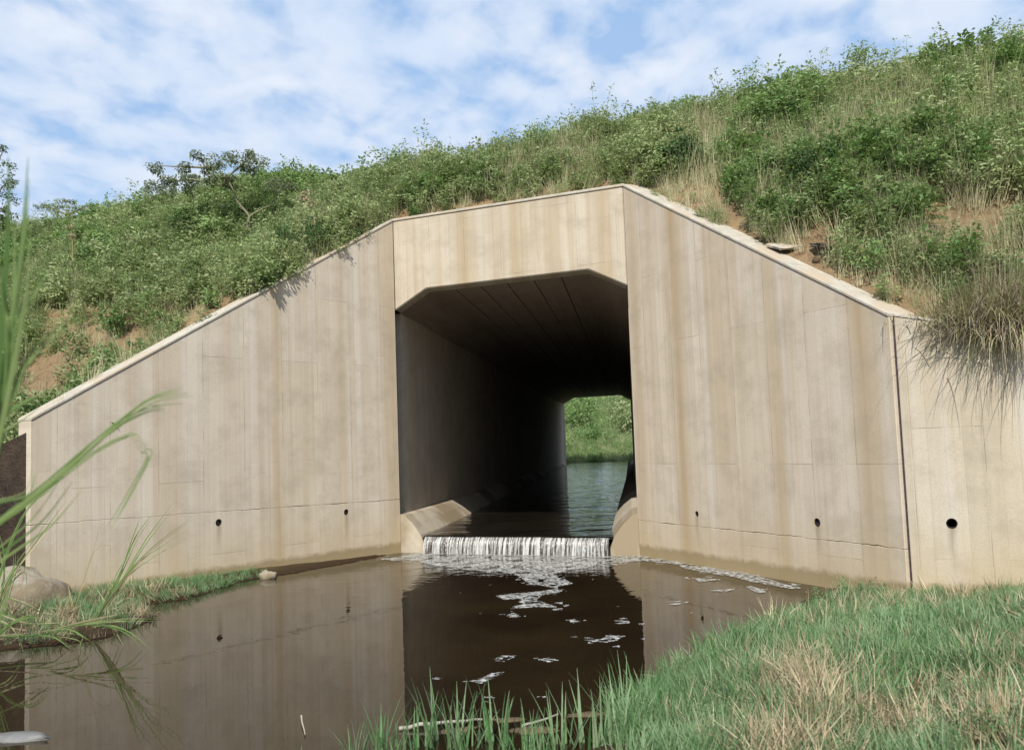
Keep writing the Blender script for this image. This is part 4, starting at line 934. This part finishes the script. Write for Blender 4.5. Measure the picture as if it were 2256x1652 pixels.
reed('grass_clump', onz(-20, 1430, .0), 7.4, [
 ([(-40, 1440), (-20, 1330), (20, 1200), (60, 1120), (110, 1080)], .016), ([(-40, 1440), (-10, 1340), (30, 1260), (90, 1180), (140, 1110)], .014), ([(-40, 1440), (10, 1300), (42, 1256), (50, 1262), (46, 1310)], .012), ([(-40, 1440), (0, 1360), (30, 1260), (34, 1210)], .012),
 ([(-40, 1440), (0, 1330), (10, 1230), (-10, 1150)], .012), ([(-40, 1440), (20, 1380), (80, 1360), (120, 1400)], .012), ([(-60, 1440), (-30, 1300), (-40, 1200)], .012)],
 'dark green clump of blades at the left edge in front of the pale boulder', 'grass', jit=.03, rep=3, seed=8)
# tufts along the bottom edge
tp = [(835, 1668, .9), (868, 1676, .8), (920, 1672, 1.0), (985, 1662, 1.35), (1020, 1670, 1.1), (1098, 1662, 1.25), (1150, 1680, .8), (1240, 1668, 1.0), (1300, 1668, 1.2), (1350, 1660, 1.4), (1385, 1640, 1.3), (780, 1680, .7), (1195, 1690, .8), (1400, 1600, 1.3)]
tm = [tuft('blades', 22, .30, .010, .07, .5, .5, m_lush, 400+k) for k in range(3)]
TW = ['beside the left end of the bleached stick', 'just right of the first tuft at the bottom edge', 'under the middle of the bleached stick', 'in front of the right part of the bleached stick', 'touching the tip of the bleached stick', 'left of the brown half-submerged rock', 'below the brown half-submerged rock', 'right of the brown half-submerged rock', 'below the right end of the mud bar', 'between the mud bar and the grassy bank', 'at the very foot of the grassy bank', 'furthest left along the bottom edge', 'cut by the bottom edge below the brown rock', 'at the waterline of the grassy bank above the others']
for k, (x, y, s_) in enumerate(tp):
    P = onz(x, y-22, 0); s_ *= 1.15; o = link('grass_tuft', tm[k % 3]); o.location = tuple(P); o.scale = (s_,)*3; o.rotation_euler = (0, 0, k*1.3)
    tag(o, 'tuft of grass '+TW[k], 'grass tuft', 'grass tufts along the bottom edge of the pool')
# dry tussocks hanging over the right wall
def tussock(P, n, ln, lab, sd, droop):
    random.seed(sd); e_ = empty('hanging_tussock', P); tag(e_, lab, 'tussock')
    for nm, m_, n_, r0 in (('green_blades', m_grass, int(n*1.6), .95), ('dead_blades', m_straw, n, 1.0), ('seed_stems', m_purple, n//2, 1.1)):
        V, Fc = [], []
        for k in range(n_):
            a = random.gauss(math.atan2(-nb[1], -nb[0]), .9 if nm != 'green_blades' else 1.9)
            blade(V, Fc, (random.gauss(0, .20), random.gauss(0, .14), random.uniform(-.05, .12)), a, random.uniform(-.3, 1.4), ln*random.uniform(.25, 1.1)*r0, .008, random.uniform(.3, droop), 6)
        link(nm, pmesh(nm, V, Fc, m_), e_)
m_purple = leafmat('purplish_stems', [(.22, .16, .14), (.32, .25, .22), (.18, .12, .11)], trans=.1)
for k, (x, y, n_, ln, lab) in enumerate([(2215, 735, 650, .80, 'biggest shaggy tussock hanging over the right retaining wall at the frame edge'), (2150, 700, 420, .55, 'smaller shaggy tussock left of the biggest one on the right wall'),
                                 (2100, 700, 200, .26, 'short dry grass tuft where the right wall top disappears'), (2290, 700, 500, .9, 'tussock cut by the right edge of the picture above the wall')]):
    w0 = onplane(x, min(y, 760), RE, nb); pp = (w0-A)@h; qz = np.interp(pp, kp, kz); X, Y = pq2w(pp, qR+.2); tussock(np.array([X, Y, qz+.06]), n_, ln, lab, 500+k, 2.6)
